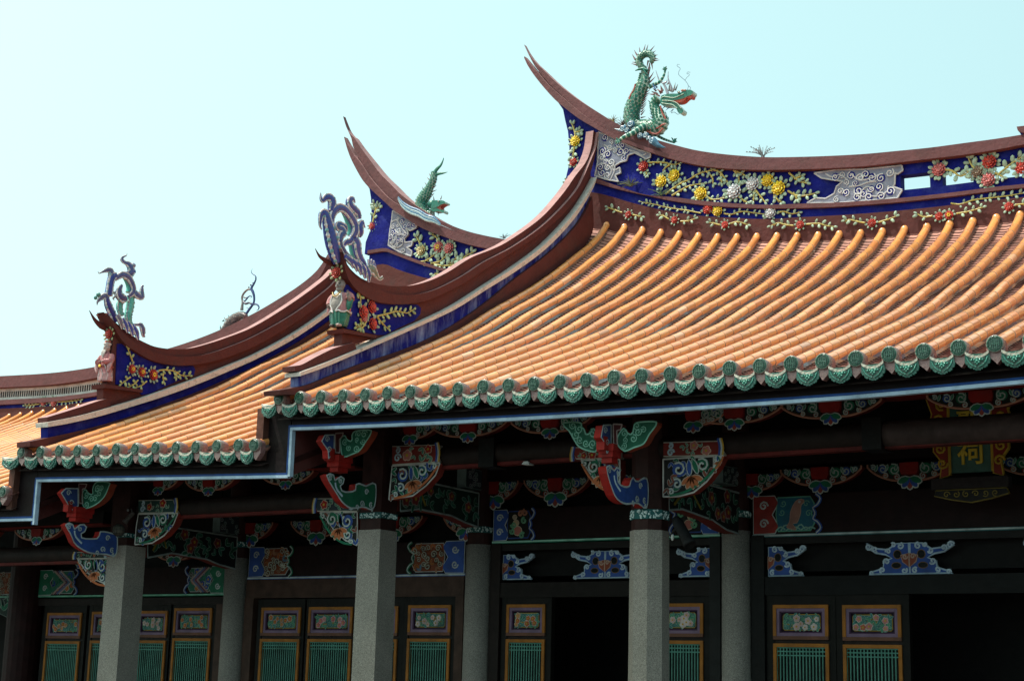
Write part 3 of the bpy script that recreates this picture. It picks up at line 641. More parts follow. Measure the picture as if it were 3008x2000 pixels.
# ---- door leaves
def door(hx, x0, x1, zt, pal, seed, n=9, bw=0.0):
    """one tall lattice leaf: dark stiles, painted picture above, green lattice below"""
    z1, z2 = zt-.335, zt-.372; gap = .075
    m = MB()
    for a, b in ((x0-gap, x0), (x1, x1+gap)): m.box((a, 3.05, -3.7), (b, 3.12, zt+.10), (.007, .006, .005))
    m.box((x0, 3.052, zt), (x1, 3.12, zt+.10), (.009, .007, .006)); m.box((x0, 3.06, z2), (x1, 3.12, z1), (.02, .012, .01))
    m.box((x0, 3.053, -3.7), (x1, 3.12, -3.1), (.03, .012, .01))
    d = m.build('door', M['wood'], hx)
    def frame(mm, a, b, c, e, t, y0, y1, col, bot=None):
        mm.box((a, y0, e-t), (b, y1, e), col); mm.box((a, y0, c), (b, y1, c+t), bot or col); mm.box((a, y0, c+t), (a+t, y1, e-t), col); mm.box((b-t, y0, c+t), (b, y1, e-t), col)
    m = MB(); OR = (.30, .11, .018)
    frame(m, x0, x1, z1, zt, .034, 3.030, 3.10, OR, (.14, .06, .04)); frame(m, x0+.034, x1-.034, z1+.034, zt-.034, .030, 3.040, 3.10, (.18, .115, .18)); frame(m, x0+.064, x1-.064, z1+.064, zt-.064, .012, 3.050, 3.10, (.06, .025, .06))
    m.box((x0+.076, 3.070, z1+.076), (x1-.076, 3.10, zt-.076), (.012, .004, .010))
    f = Fr(1, 3.066); a, b, c, e = x0+.092, x1-.092, z1+.090, zt-.090; k = .018
    oc = [(a+k, c), (b-k, c), (b, c+k), (b, e-k), (b-k, e), (a+k, e), (a, e-k), (a, c+k)]
    poly(m, f, oc, -.004, .003, (.055, .135, .125), rim=GOLD, rimw=.006)
    r = random.Random(seed)
    for q in range(3): line(m, f, [(a+(b-a)*r.uniform(.05, .3), c+(e-c)*r.uniform(.1, .4)), (a+(b-a)*.5, c+(e-c)*r.uniform(.3, .8)), (b-(b-a)*r.uniform(.05, .3), c+(e-c)*r.uniform(.3, .9))], .008, .006, (.26, .17, .04), sm=8)
    fill(m, f, oc, .009, [PTEAL, (.06, .22, .13)], 26, .042, seed, (.26, .38, .30), 'l', .35)
    fill(m, f, oc, .013, pal, n-2, .050, seed+1, (.50, .42, .36), 'b', .5)
    m.build('picture_panel', M['paint'], d)
    m = MB(); frame(m, x0, x1, -3.12, z2, .034, 3.030, 3.10, OR)
    GR = (.075, .215, .17); a, b, e = x0+.034, x1-.034, z2-.034
    nb = max(8, int(round((b-a)/.0335)))
    for i in range(nb+1):
        x = a+(b-a)*i/nb; m.box((x-.0058, 3.048, -3.09), (x+.0058, 3.054, e), GR)
    for q in (0, .036, .074): m.box((a, 3.0475, e-q-.012), (b, 3.0555, e-q), GR)
    m.box((a, 3.12, -3.09), (b, 3.125, e), (.004, .005, .005))
    m.build('lattice', M['paint'], d)
PAL = [[(.42, .16, .16), (.36, .10, .06)], [(.42, .10, .13), (.50, .22, .24)], [(.50, .40, .40), (.46, .30, .30)], [(.38, .10, .04), (.44, .20, .10)]]
for i, (hx, x0, x1, zt, p) in enumerate([(hall, 3.855, 4.43, -1.735, 2), (hall, 4.574, 5.155, -1.74, 0), (hall, .71, 1.205, -1.715, 3), (hall, 2.60, 3.09, -1.715, 2), (wing, -2.859, -2.235, -1.734, 3), (wing, -2.11, -1.444, -1.73, 1),
        (wing, -1.30, -.78, -1.725, 0), (wing, -.633, -.04, -1.716, 2), (third, -6.697, -6.03, -1.788, 3), (third, -5.83, -5.12, -1.775, 0), (third, -4.99, -4.45, -1.767, 2), (third, -4.33, -3.68, -1.735, 3)]):
    door(hx, x0, x1, zt, PAL[p], 40+i)
# the weathered heads and posts of the door frames
m = MB(); BR = (.050, .026, .019)
m.box((-3.13, 3.03, -1.62), (.13, 3.16, -1.395), BR); m.box((-3.13, 3.02, -3.7), (-2.99, 3.16, -1.62), BR); m.box((.03, 3.02, -3.7), (.14, 3.16, -1.62), BR); m.build('door_frame', M['wood'], wing)
m = MB(); m.box((.49, 3.03, -1.64), (3.29, 3.16, -1.48), (.010, .007, .006)); m.box((.49, 3.02, -3.7), (.62, 3.16, -1.05), (.013, .008, .007)); m.box((3.17, 3.02, -3.7), (3.29, 3.16, -1.05), (.012, .012, .012)); m.box((.62, 3.04, -1.13), (3.17, 3.16, -1.06), (.014, .012, .011)); m.build('door_frame', M['wood'], hall)
m = MB(); m.box((3.63, 3.03, -1.64), (8.2, 3.16, -1.46), (.006, .006, .006)); m.box((3.63, 3.02, -3.7), (3.77, 3.16, -1.05), (.006, .006, .006)); m.box((3.77, 3.04, -1.14), (8.2, 3.16, -1.06), (.012, .010, .010)); m.build('door_frame', M['wood'], hall)
m = MB(); m.box((-6.9, 3.03, -1.69), (-3.48, 3.16, -1.60), (.016, .011, .010)); m.box((-3.60, 3.02, -3.7), (-3.48, 3.16, -1.69), BR); m.build('door_frame', M['wood'], third)

# ---- painted tie beams on the wall line
def ends(m, f, x0, x1, z0, z1, bg, kind, seed, flip):
    """painted end of a tie beam: outer field with curls, picture, inner cloud edge"""
    h = z1-z0; s = -1 if flip else 1; xo = x1 if flip else x0
    X = lambda t: xo+s*t
    L = abs(x1-x0)
    poly(m, f, [(X(0), z0), (X(L*.30), z0), (X(L*.36), z0+h*.2), (X(L*.27), z0+h*.5), (X(L*.36), z0+h*.8), (X(L*.30), z1), (X(0), z1)], .004, .008, bg, rim=WHITE, rimw=.010)
    for q in (.27, .73): curl(m, f, X(L*.15), z0+h*q, h*.13, .013, WHITE, 1.4, 0, s, .009)
    pp = [(X(L*.34), z0+.02), (X(L*.78), z0+.02), (X(L*.84), z0+h*.25), (X(L*.80), z0+h*.5), (X(L*.84), z0+h*.75), (X(L*.78), z1-.02), (X(L*.34), z1-.02), (X(L*.31), z0+h*.5)]
    if kind == 'fish':
        poly(m, f, pp, .004, .010, (.02, .10, .15), rim=(.10, .30, .22), rimw=.014)
        for q in range(7):
            t = q/6; line(m, f, [(X(L*(.38+.40*t)-.05), z0+.03), (X(L*(.38+.40*t)), z0+.07+.02*math.sin(q*2.)), (X(L*(.38+.40*t)+.05), z0+.04)], .016, .007, (.20, .36, .30), sm=6)
        for q, v in ((.42, .78), (.73, .75), (.40, .55), (.76, .5)): curl(m, f, X(L*q), z0+h*v, .035, .016, (.12, .30, .22), 1.2, q*9, 1, .005)
        b = [(X(L*.46), z0+.06), (X(L*.50), z0+h*.30), (X(L*.52), z0+h*.58), (X(L*.59), z0+h*.83), (X(L*.68), z0+h*.88), (X(L*.71), z0+h*.80), (X(L*.66), z0+h*.70), (X(L*.655), z0+h*.5), (X(L*.60), z0+h*.25), (X(L*.54), z0+.10), (X(L*.60), z0+.03)]
        poly(m, f, b, .006, .020, (.30, .15, .12), rim=(.40, .24, .18), rimw=.008, sm=28)
        blossom(m, f, X(L*.645), z0+h*.80, .014, .026, WHITE, (.02, .02, .02), 6)
    elif kind == 'vase':
        poly(m, f, pp, .004, .010, (.010, .009, .008), rim=PBLU, rimw=.012)
        for (u, v, a, c) in ((.56, .30, .17, (.36, .12, .10)), (.52, .55, .12, (.42, .30, .18)), (.49, .74, .09, (.36, .26, .2))):
            poly(m, f, [(X(L*u+h*a*math.cos(t)), z0+h*v+h*a*.95*math.sin(t)) for t in np.linspace(0, 6.28, 13)[:-1]], .006, .018, c, rim=(.45, .36, .26), rimw=.010)
        for u, v in ((.62, .84), (.45, .30), (.70, .62), (.66, .15), (.72, .88), (.47, .50)): curl(m, f, X(L*u), z0+h*v, h*.11, .020, (.12, .30, .18) if v < .7 else (.40, .16, .10), 1.2, u*20, 1, .012)
    elif kind == 'chevron':
        poly(m, f, pp, .004, .010, (.03, .15, .10), rim=WHITE, rimw=.008)
        for q, c in ((0, (.38, .28, .24)), (.05, (.16, .06, .10)), (.10, (.10, .16, .30)), (.15, (.40, .32, .30))):
            for v0, v1 in ((.05, .5), (.95, .5)): line(m, f, [(X(L*(.36+q)), z0+h*v0), (X(L*(.62+q)), z0+h*v1)], .016, .012, c)
        fill(m, f, pp, .012, [PGRN, PBLU, PORG], 9, h*.24, seed)
    else:
        poly(m, f, pp, .004, .010, (.20, .05, .022), rim=WHITE, rimw=.008)
        fill(m, f, pp, .012, [PORG, (.30, .10, .03), (.10, .16, .22), (.30, .14, .08)], 26, h*.19, seed, (.46, .42, .34), 'ccl')
    # inner cloud-shaped edge
    e = [(L*.84, 0), (L*.90, .12), (L*.86, .28), (L*.80, .36), (L*.83, .5), (L*.80, .64), (L*.86, .72), (L*.90, .88), (L*.84, 1)]
    P = [(X(a+.012), z0+h*b) for a, b in e]
    line(m, f, P, .012, .018, PBLU if kind != 'beast' else PGRN, sm=22); line(m, f, P, .020, .006, (.40, .42, .42), sm=22)
def tie(hx, x0, x1, z0, z1, el, er, stripe, bg, kinds, seed):
    m = MB(); m.box((x0, 3.04, z0), (x1, 3.2, z1), (.012, .004, .004)); m.box((x0, 3.032, z0-.03), (x1, 3.19, z0-.001), stripe[0]); m.box((x0, 3.028, z0-.021), (x1, 3.034, z0-.006), stripe[1])
    b = m.build('tie_beam', M['wood'], hx)
    for k, (e, fl) in enumerate(((el, False), (er, True))):
        if not e: continue
        m = MB(); a = (x0+.01, x0+e) if not fl else (x1-e, x1-.01); ends(m, PW, a[0], a[1], z0, z1, bg, kinds[k], seed+k, fl); m.build('painted_end', M['paint'], b)
tie(hall, 3.64, 8.16, -1.04, -.655, .80, .80, ((.03, .12, .13), WHITE), (.24, .03, .025), ('fish', 'fish'), 1)
tie(hall, .495, 3.285, -1.02, -.675, .60, .62, ((.03, .18, .12), (.30, .52, .42)), PBLU, ('vase', 'vase'), 3)
tie(wing, -3.12, .14, -1.365, -1.0, .78, .88, ((.06, .12, .30), WHITE), PBLU, ('beast', 'beast'), 5)
tie(third, -6.93, -3.49, -1.555, -1.215, .85, .75, ((.02, .14, .08), (.20, .45, .33)), PGRN, ('chevron', 'chevron'), 7)
tie(third, -12, -7.3, -1.555, -1.215, 0, .55, ((.02, .14, .08), (.20, .45, .33)), PGRN, ('chevron', 'beast'), 9)

# ---- blue cloud carvings in the transoms
def cloud(hx, xc, z0, z1, half, side):
    """side 0: whole, 1: only the right half (fixed to the left post), -1: only the left half"""
    m = MB(); h = z1-z0; f = Fr(1, 3.075); W = half
    ring = [(-.02, .98), (.30, .98), (.50, .80), (.75, .84), (.98, 1.0), (1.0, .86), (.78, .66), (.55, .60), (.42, .52), (.60, .42), (.62, .22), (.90, .10), (.95, .0), (.0, .0)]
    for s in (1, -1):
        if side and s != side: continue
        P = [(xc+s*max(u, 0)*W, z0+v*h) for u, v in ring]
        poly(m, f, P, -.03, .0, PBLU, rim=(.33, .42, .52), rimw=.016)
        for u, v, rx, rv in ((.27, .62, .10, .15), (.30, .28, .12, .11)):      # the openings
            poly(m, f, [(xc+s*W*u+W*rx*math.cos(t), z0+h*v+h*rv*math.sin(t)) for t in np.linspace(0, 6.28, 11)[:-1]], .002, .006, (.004, .004, .004), rim=(.16, .09, .03), rimw=.008)
        for u, v, r in ((.20, .88, .11), (.48, .72, .09), (.93, .88, .12), (.78, .80, .10), (.12, .12, .10), (.52, .40, .11), (.62, .14, .1), (.87, .06, .08), (.36, .92, .08)):
            curl(m, f, xc+s*W*u, z0+h*v, h*r, .008, (.42, .50, .58), 1.2, u*7, s, .009)
        poly(m, f, [(xc, z0+h*.66), (xc+s*W*.20, z0+h*.60), (xc+s*W*.16, z0+h*.38), (xc, z0+h*.22)], .004, .012, (.24, .055, .03), rim=(.40, .26, .20), rimw=.010)
        curl(m, f, xc+s*W*.09, z0+h*.55, h*.09, .018, (.42, .28, .22), 1.2, 0, s, .007)
    m.build('cloud_carving', M['paint'], hx)
cloud(hall, 3.79, -1.455, -1.155, .40, 1); cloud(hall, 5.24, -1.455, -1.15, .43, 0); cloud(hall, 6.74, -1.455, -1.15, .43, 0)
cloud(hall, .62, -1.445, -1.165, .40, 1); cloud(hall, 1.92, -1.445, -1.15, .42, 0); cloud(hall, 3.17, -1.445, -1.15, .40, -1)

# ---- bracket sets: red block, two carved wings and a lotus foot
def bracket(hx, fr, xc, ztop, half, h, side=0, dark=False, seed=0):
    m = MB()
    for s in (1, -1):
        if side and s != side: continue
        P = [(xc+s*half*u, ztop-h*v) for u, v in ((.22, .0), (.98, .0), (1.0, .06), (.86, .30), (.66, .50), (.42, .64), (.20, .68))]
        m.prism([fr.P(u, v, .0) for u, v in P], fr.n*-.10, (.012, .016, .014), (.16, .02, .015))
        line(m, fr, [P[1], P[2], P[3], P[4], P[5], P[6]], .006, .010, (.36, .16, .11), sm=12)
        for i, (u, v, r, c) in enumerate(((.36, .24, .24, PGRN), (.62, .20, .19, PBLU), (.84, .12, .12, (.05, .12, .17)), (.56, .46, .12, PORG), (.30, .52, .13, PRED))):
            cx, cz = xc+s*half*u, ztop-h*v
            m.add([fr.P(cx+h*r*math.cos(t), cz+h*r*math.sin(t)*.9, .004) for t in np.linspace(0, 6.28, 11)[:-1]], [tuple(range(10))], c)
            curl(m, fr, cx, cz, h*r, .010, (.34, .39, .37), 1.35, 1.6+u, s, .0058)
        for u in (.28, .5, .74): petal(m, fr, xc+s*half*u, ztop-h*.03, -1.2*s if s > 0 else math.pi+1.2, h*.26, h*.10, .008, (.06, .20, .14), (.40, .46, .44))
    if not side or True:
        for a, c, L in ((-.35, PGRN, .46), (math.pi+.35, PGRN, .46), (-.9, PBLU, .44), (math.pi+.9, PBLU, .44), (-math.pi/2, (.24, .05, .04), .42)):
            petal(m, fr, xc, ztop-h*.58, a, h*L*1.05, h*.24, .012+.001*L, c, (.42, .46, .44))
    b = m.build('bracket', M['paint'], hx)
    k = MB(); w = half*.21; Rk = (.22, .012, .010)
    pts = [(xc-w, ztop+.0), (xc+w, ztop+.0), (xc+w, ztop-h*.28), (xc+w*.8, ztop-h*.46), (xc-w*.8, ztop-h*.46), (xc-w, ztop-h*.28)]
    k.prism([fr.P(u, v, .035) for u, v in pts], fr.n*-.15, Rk); k.build('block', M['paint'], b)
# front row, on top of the round beams
for xc, zt in ((5.262, -.118), (6.56, -.13), (4.357, -.105), (7.86, -.12), (2.425, -.062), (1.47, -.04)): bracket(hall, PF, xc, zt, .46, .20)
for xc, zt in ((.75, -.02), (3.95, -.10)): bracket(hall, PF, xc, zt, .34, .20, 1 if xc < 2 else 1)
for xc in (-.88, -2.0): bracket(wing, PF, xc, -.415-.02*(xc < -1.5), .37, .185)
bracket(wing, PF, -2.78, -.40, .30, .18, 1)
for xc in (-4.75, -5.9): bracket(third, PF, xc, -.90, .42, .19)
# rear row, over the tie beams
for xc in (4.375, 5.28, 6.5, 7.4): bracket(hall, PW, xc, -.40, .43, .25)
bracket(hall, PW, 3.64, -.43, .33, .24, 1)
for xc in (1.312, 2.45): bracket(hall, PW, xc, -.36, .42, .30)
bracket(hall, PW, .50, -.36, .32, .30, 1); bracket(hall, PW, 3.28, -.36, .32, .30, -1)
for xc in (-2.05, -.90): bracket(wing, PW, xc, -.70, .42, .29)
bracket(wing, PW, -3.12, -.70, .36, .29, 1); bracket(wing, PW, .14, -.72, .32, .28, -1)
for xc in (-6.1, -4.4): bracket(third, PW, xc, -.95, .42, .26)

# ---- round beams between the columns
def rbeam(hx, x0, x1, z, r):
    m = MB(); xs_ = np.linspace(x0, x1, 9)
    m.tube([(x, YF, z) for x in xs_], r, 14, (.016, .010, .009)); m.box((x0, YF-.05, z-r-.02), (x1, YF+.05, z-r+.012), (.10, .012, .010)); m.build('round_beam', M['wood'], hx)
rbeam(hall, 3.6, 8.2, -.42, .108); rbeam(hall, .5, 3.3, -.36, .102); rbeam(wing, -3.1, .1, -.73, .10); rbeam(third, -12, -3.5, -1.2, .10)
m = MB(); m.tube([(5.70, YF, -.425), (8.2, YF, -.44)], .118, 14, (.045, .028, .026)); m.box((5.55, YF-.13, -.56), (5.72, YF+.13, -.29), BLK); m.build('round_beam', M['wood'], hall)
m = MB(); m.box((1.62, YF-.12, -.50), (1.80, YF+.12, -.22), BLK); m.build('beam_clamp', M['wood'], hall)
# upper plates that carry the eaves
def plate(hx, x0, x1, zf, za, zb):
    m = MB(); X = np.linspace(x0, x1, 24)
    m.ribbon([(x, 1, zf(x)+.16) for x in X], [(x, 1, zf(x)+.022) for x in X], 1, 1.11, 1.30, (.006, .004, .004), curve=False)
    m.ribbon([(x, 1, zf(x)+.022) for x in X], [(x, 1, zf(x)+.002) for x in X], 1, 1.105, 1.31, (.14, .012, .010), curve=False)
    m.box((x0, 2.98, za), (x1, 3.2, zb), (.008, .004, .004)); m.build('plate', M['wood'], hx)
plate(hall, .1, 12, lambda x: float(np.interp(x, [0, 1.3, 2.4, 4.36, 5.26, 6.56, 8, 12], [-.01, -.035, -.065, -.107, -.122, -.133, -.12, -.05])), -.36, -.2)
plate(wing, -3.6, .05, lambda x: float(np.interp(x, [-3.6, -.9, 0], [-.40, -.418, -.42])), -.68, -.55); plate(third, -12, -3.64, lambda x: -.89, -1.0, -.9)
# ---- carved knees under the round beams, beside the columns
def knee(hx, tg, fan, cap, seed, flip, capbg):
    f = PF; m = MB(); P = f.uv(tg, fan)
    m.prism([f.P(u, v, .02) for u, v in P], f.n*-.11, (.014, .012, .012), (.20, .022, .015))
    for i in range(len(P)): line(m, f, [P[i], P[(i+1) % len(P)]], .024, .008, (.44, .42, .40))
    us = [p[0] for p in P]; vs = [p[1] for p in P]; W = max(us)-min(us); H = max(vs)-min(vs); z1 = max(vs)
    s = -1 if flip else 1; x0 = max(us) if flip else min(us)
    def c(u, v): return (x0+s*W*u, z1-H*v)
    for u, v, r, col, t in ((.27, .30, .20, PBLU, 1.2), (.66, .22, .19, PGRN, 1.3), (.24, .68, .15, (.06, .10, .16), 1.2), (.14, .88, .09, PBLU, 1.2), (.90, .10, .09, PGRN, 1.1)):
        a = c(u, v); m.add([f.P(a[0]+r*H*math.cos(q), a[1]+r*H*math.sin(q), .026) for q in np.linspace(0, 6.28, 13)[:-1]], [tuple(range(12))], col)
        curl(m, f, a[0], a[1], r*H, .034, (.46, .50, .48), t, 2.2, -s, .009)
        m.add([f.P(a[0]+.33*r*H*math.cos(q), a[1]+.33*r*H*math.sin(q), .031) for q in np.linspace(0, 6.28, 9)[:-1]], [tuple(range(8))], (.006, .006, .006))
    fill(m, f, P, .023, [PGRN, PBLU, (.20, .06, .04)], 16, H*.17, seed, (.38, .40, .38), 'l', .3)
    a = c(.48, .50)
    for da in (-2.5, -1.95, -1.4, -.9, -.3): petal(m, f, a[0], a[1], da, H*.34, H*.13, .036, PORG, (.46, .34, .26))
    for q, col in (((.44, .05), PBLU), ((.50, .04), PGRN)): b = c(*q); petal(m, f, b[0], b[1], -1.5 if q[0] < .47 else -1.2, H*.42, H*.13, .036, col, (.46, .50, .48))
    P2 = [c(.12, .97), c(.34, .92), c(.58, .74), c(.80, .45), c(.97, .10)]
    line(m, f, P2, .034, .012, PGRN if seed % 2 else PORG, sm=14)
    k = m.build('carved_knee', M['paint'], hx)
    if cap:
        m = MB(); Q = f.uv(tg, cap); poly(m, f, Q, -.06, .03, capbg, rim=(.42, .40, .34), rimw=.009)
        us = [p[0] for p in Q]; vs = [p[1] for p in Q]; x0_ = max(us) if flip else min(us); W = max(us)-min(us); H = max(vs)-min(vs)
        xx = x0_+s*W*.13; curl(m, f, xx, min(vs)+H*.35, H*.24, .038, (.35, .45, .52), 1.3, 0, s, .010); curl(m, f, xx, min(vs)+H*.75, H*.18, .038, (.35, .45, .52), 1.3, 2, -s, .009)
        P3 = [(x0_+s*W*.24, min(vs)+.02), (x0_+s*W*.88, min(vs)+.02), (x0_+s*W*.85, max(vs)-.02), (x0_+s*W*.24, max(vs)-.02)]
        fill(m, f, P3, .036, [(.06, .20, .14), (.10, .24, .18)], 8, H*.28, seed+3, (.46, .44, .34), 'l', .3); fill(m, f, P3, .042, [PRED, (.42, .14, .12)], 2, H*.42, seed, (.5, .36, .28), 'b', .4)
        for q, col in ((.93, PBLU), (.965, WHITE), (.985, GOLD)): line(m, f, [(x0_+s*W*(q-.02), max(vs)), (x0_+s*W*(q+.012), (max(vs)+min(vs))/2), (x0_+s*W*(q-.0), min(vs))], .040, .010, col, sm=6)
        m.build('beam_end', M['paint'], k)
knee(hall, 'd3', [(1730, 625), (2285, 590), (2230, 700), (2130, 830), (2010, 930), (1870, 965), (1730, 970)], [(1735, 470), (2260, 455), (2290, 590), (1735, 605)], 1, False, (.16, .018, .014))
knee(hall, 'd2', [(1430, 685), (1870, 660), (1830, 770), (1740, 870), (1620, 960), (1400, 995), (1415, 840)], [(1435, 505), (1850, 490), (1872, 650), (1435, 680)], 2, False, (.16, .018, .014))
knee(wing, 'd2', [(765, 1115), (1110, 1110), (1108, 1415), (1000, 1370), (900, 1280), (835, 1190)], [(710, 985), (1110, 985), (1110, 1105), (745, 1105)], 3, True, (.02, .03, .04))
knee(hall, 'd3', [(975, 635), (1330, 625), (1330, 930), (1180, 880), (1080, 790), (1020, 700)], [(885, 515), (1330, 510), (1330, 620), (930, 625)], 4, True, (.16, .018, .014))
knee(wing, 'd1', [(920, 470), (1180, 465), (1150, 540), (1090, 610), (1010, 660), (897, 670), (905, 560)], [(925, 380), (1150, 375), (1182, 462), (925, 466)], 5, False, (.02, .05, .045))
knee(third, 'd1', [(520, 765), (740, 760), (740, 945), (640, 900), (580, 850)], [(497, 720), (740, 715), (740, 762), (518, 764)], 6, True, (.02, .03, .03))
knee(hall, 'd4', [(0, 625), (75, 615), (30, 690), (0, 720)], None, 8, False, PRED)

# ---- arms that reach from the columns out to the eaves
def arm(hx, X, tg, face, col, block, upper, ucol, seed):
    f = Fr(0, X+.07); P = smooth(f.uv(tg, face), 40, True)
    m = MB(); rim = (.38, .43, .45)
    m.prism([f.P(u, v, 0) for u, v in P], (-.085, 0, 0), col, PRED)
    for i in range(len(P)): line(m, f, [P[i], P[(i+1) % len(P)]], .004, .008, rim)
    us = [p[0] for p in P]; vs = [p[1] for p in P]; W = max(us)-min(us); H = max(vs)-min(vs); c = lambda a, b: (min(us)+W*a, max(vs)-H*b)
    for a, b, r in ((.07, .14, .10), (.27, .16, .10), (.72, .80, .12), (.90, .80, .10), (.62, .93, .09), (.80, .38, .11), (.93, .95, .07)):
        q = c(a, b); curl(m, f, q[0], q[1], H*r, .006, rim, 1.3, a*8, 1, .007)
    line(m, f, [c(.17, .25), c(.20, .45), c(.32, .66)], .006, .012, (.40, .50, .60), sm=6)
    b_ = m.build('eave_arm', M['paint'], hx)
    q = f.uv(tg, block); y0, y1 = q[0][0], q[1][0]; z1, z0 = q[0][1], q[1][1]
    m = MB(); h = z1-z0
    for (za, zb, g0) in ((z0, z0+h*.30, -.02), (z0+h*.30, z0+h*.62, .0), (z0+h*.62, z1, .012)):
        m.box((X-.045-g0, y0-g0, za), (X+.10+g0, y1+g0, zb), PRED)
    m.box((X-.02, y0-.08, z0+h*.62), (X+.06, y0-.02, z1+h*.35), PRED)
    m.build('block', M['paint'], b_)
    m = MB(); P = f.uv(tg, upper); m.prism([f.P(u, v, -.02) for u, v in P], (-.07, 0, 0), (.035, .06, .20), PRED)
    for i in range(len(P)): line(m, f, [P[i], P[(i+1) % len(P)]], -.014, .007, rim)
    us = [p[0] for p in P]; vs = [p[1] for p in P]
    for a, b in ((.4, .75), (.6, .35)): curl(m, f, min(us)+a*(max(us)-min(us)), min(vs)+b*(max(vs)-min(vs)), .035, -.012, rim, 1.3, 0, 1, .006)
    m.build('carved_beak', M['paint'], b_)
    return b_, (y0+y1)/2
def wingarm(parent, tg, Y, pts, col=(.012, .085, .05), stem=None):
    f = Fr(1, Y); P = smooth(f.uv(tg, pts), 34, True); m = MB(); rim = (.20, .42, .33)
    m.prism([f.P(u, v, 0) for u, v in P], f.n*-.10, col, (.24, .04, .018))
    for i in range(len(P)): line(m, f, [P[i], P[(i+1) % len(P)]], .004, .007, rim)
    us = [p[0] for p in P]; vs = [p[1] for p in P]; fill(m, f, P, .003, [(.02, .12, .07)], 7, (max(vs)-min(vs))*.24, int(abs(Y*99)), rim, 'c', .45)
    if stem:
        Q = f.uv(tg, stem); m.prism([f.P(u, v, .004) for u, v in Q], f.n*-.08, (.10, .018, .02), (.1, .02, .02))
        for i in range(len(Q)): line(m, f, [Q[i], Q[(i+1) % len(Q)]], .008, .006, (.40, .30, .28))
    m.build('cross_arm', M['paint'], parent)
a3, y3 = arm(hall, 3.46, 'd3', [(1195, 695), (1235, 688), (1258, 740), (1275, 705), (1312, 705), (1322, 745), (1290, 790), (1305, 840), (1345, 872), (1405, 872), (1425, 795), (1450, 800), (1475, 830), (1568, 805), (1565, 1065), (1480, 1025), (1370, 1032), (1290, 985), (1250, 905), (1215, 800)], PBLU,
    [(1228, 480), (1300, 670)], [(1180, 310), (1252, 305), (1252, 520), (1212, 565), (1205, 480), (1160, 420)], PBLU, 1)
wingarm(a3, 'd3', .40, [(798, 292), (958, 285), (965, 330), (1000, 350), (1000, 392), (1050, 385), (1062, 350), (1100, 360), (1110, 540), (1040, 545), (950, 510), (905, 450), (860, 370)])
wingarm(a3, 'd3', .40, [(1300, 420), (1345, 345), (1370, 345), (1400, 392), (1440, 385), (1450, 330), (1480, 285), (1655, 278), (1640, 330), (1590, 395), (1540, 480), (1450, 515), (1370, 548), (1330, 520), (1300, 490)], stem=[(1262, 300), (1345, 303), (1330, 350), (1295, 360), (1300, 490), (1265, 480)])
a2, y2 = arm(hall, .32, 'd2', [(812, 772), (870, 762), (893, 825), (925, 785), (965, 790), (975, 830), (935, 870), (955, 915), (1000, 925), (1075, 910), (1085, 850), (1130, 850), (1170, 870), (1262, 850), (1245, 1075), (1150, 1060), (1040, 1072), (960, 1020), (900, 930), (850, 850)], (.014, .11, .06),
    [(905, 582), (1012, 755)], [(808, 400), (895, 395), (893, 560), (842, 615), (838, 540), (780, 455)], PBLU, 2)
wingarm(a2, 'd2', .47, [(945, 430), (985, 405), (1005, 445), (1050, 455), (1050, 400), (1085, 362), (1222, 355), (1215, 400), (1170, 470), (1120, 540), (1040, 580), (970, 600), (950, 540)], stem=[(900, 385), (972, 380), (960, 420), (935, 440), (940, 565), (900, 560)])
a1, y1 = arm(wing, -3.31, 'd1', [(430, 540), (470, 530), (492, 575), (500, 560), (530, 538), (567, 545), (560, 580), (528, 602), (545, 628), (645, 628), (652, 588), (690, 585), (745, 600), (770, 620), (760, 740), (700, 733), (600, 725), (540, 700), (490, 660), (465, 600)], PBLU,
    [(490, 420), (592, 527)], [(440, 300), (520, 300), (520, 415), (467, 448), (455, 405), (410, 330)], PBLU, 3)
wingarm(a1, 'd1', .45, [(545, 330), (565, 305), (580, 330), (612, 340), (612, 300), (640, 258), (722, 262), (715, 290), (690, 350), (640, 400), (570, 430), (545, 400)], stem=[(522, 270), (575, 272), (565, 300), (545, 305), (548, 400), (525, 395)])

# ---- painted side beams from the front to the rear columns
def sidebeam(hx, X, tg, pts, seed, bg, tail):
    f = Fr(0, X+.08); m = MB(); P = f.uv(tg, pts); m.prism([f.P(u, v, 0) for u, v in P], (-.15, 0, 0), bg, (.16, .022, .016))
    n = len(P)
    for i in range(n): line(m, f, [P[i], P[(i+1) % n]], .004, .010, (.26, .30, .30))
    us = [p[0] for p in P]; vs = [p[1] for p in P]
    line(m, f, [(us[0]+.1, vs[0]-.2), ((us[0]+us[1])/2, (vs[0]+vs[1])/2-.06), (us[1]-.12, vs[1]-.25)], .008, .016, (.20, .15, .02), sm=8)
    fill(m, f, P, .006, [(.02, .10, .06), (.03, .13, .09)], 26, .085, seed, (.22, .32, .28), 'l', .5); fill(m, f, P, .012, [(.20, .03, .03), (.22, .05, .04)], 5, .10, seed+1, (.28, .22, .20), 'b', .45)
    b = m.build('side_beam', M['paint'], hx)
    if tail:
        m = MB(); P = f.uv(tg, tail); poly(m, f, P, -.12, .0, (.03, .04, .05), rim=(.16, .22, .22), rimw=.01); fill(m, f, P, .006, [(.03, .07, .07), (.05, .04, .07)], 10, .055, seed, (.26, .30, .30), 'c', .4); m.build('painted_end', M['paint'], b)
sidebeam(hall, .32, 'd2', [(1490, 800), (1790, 845), (2215, 935), (2205, 1245), (2080, 1200), (1960, 1140), (1660, 1080), (1490, 1100)], 3, (.012, .03, .022), [(2100, 690), (2245, 730), (2240, 910), (2095, 880)])
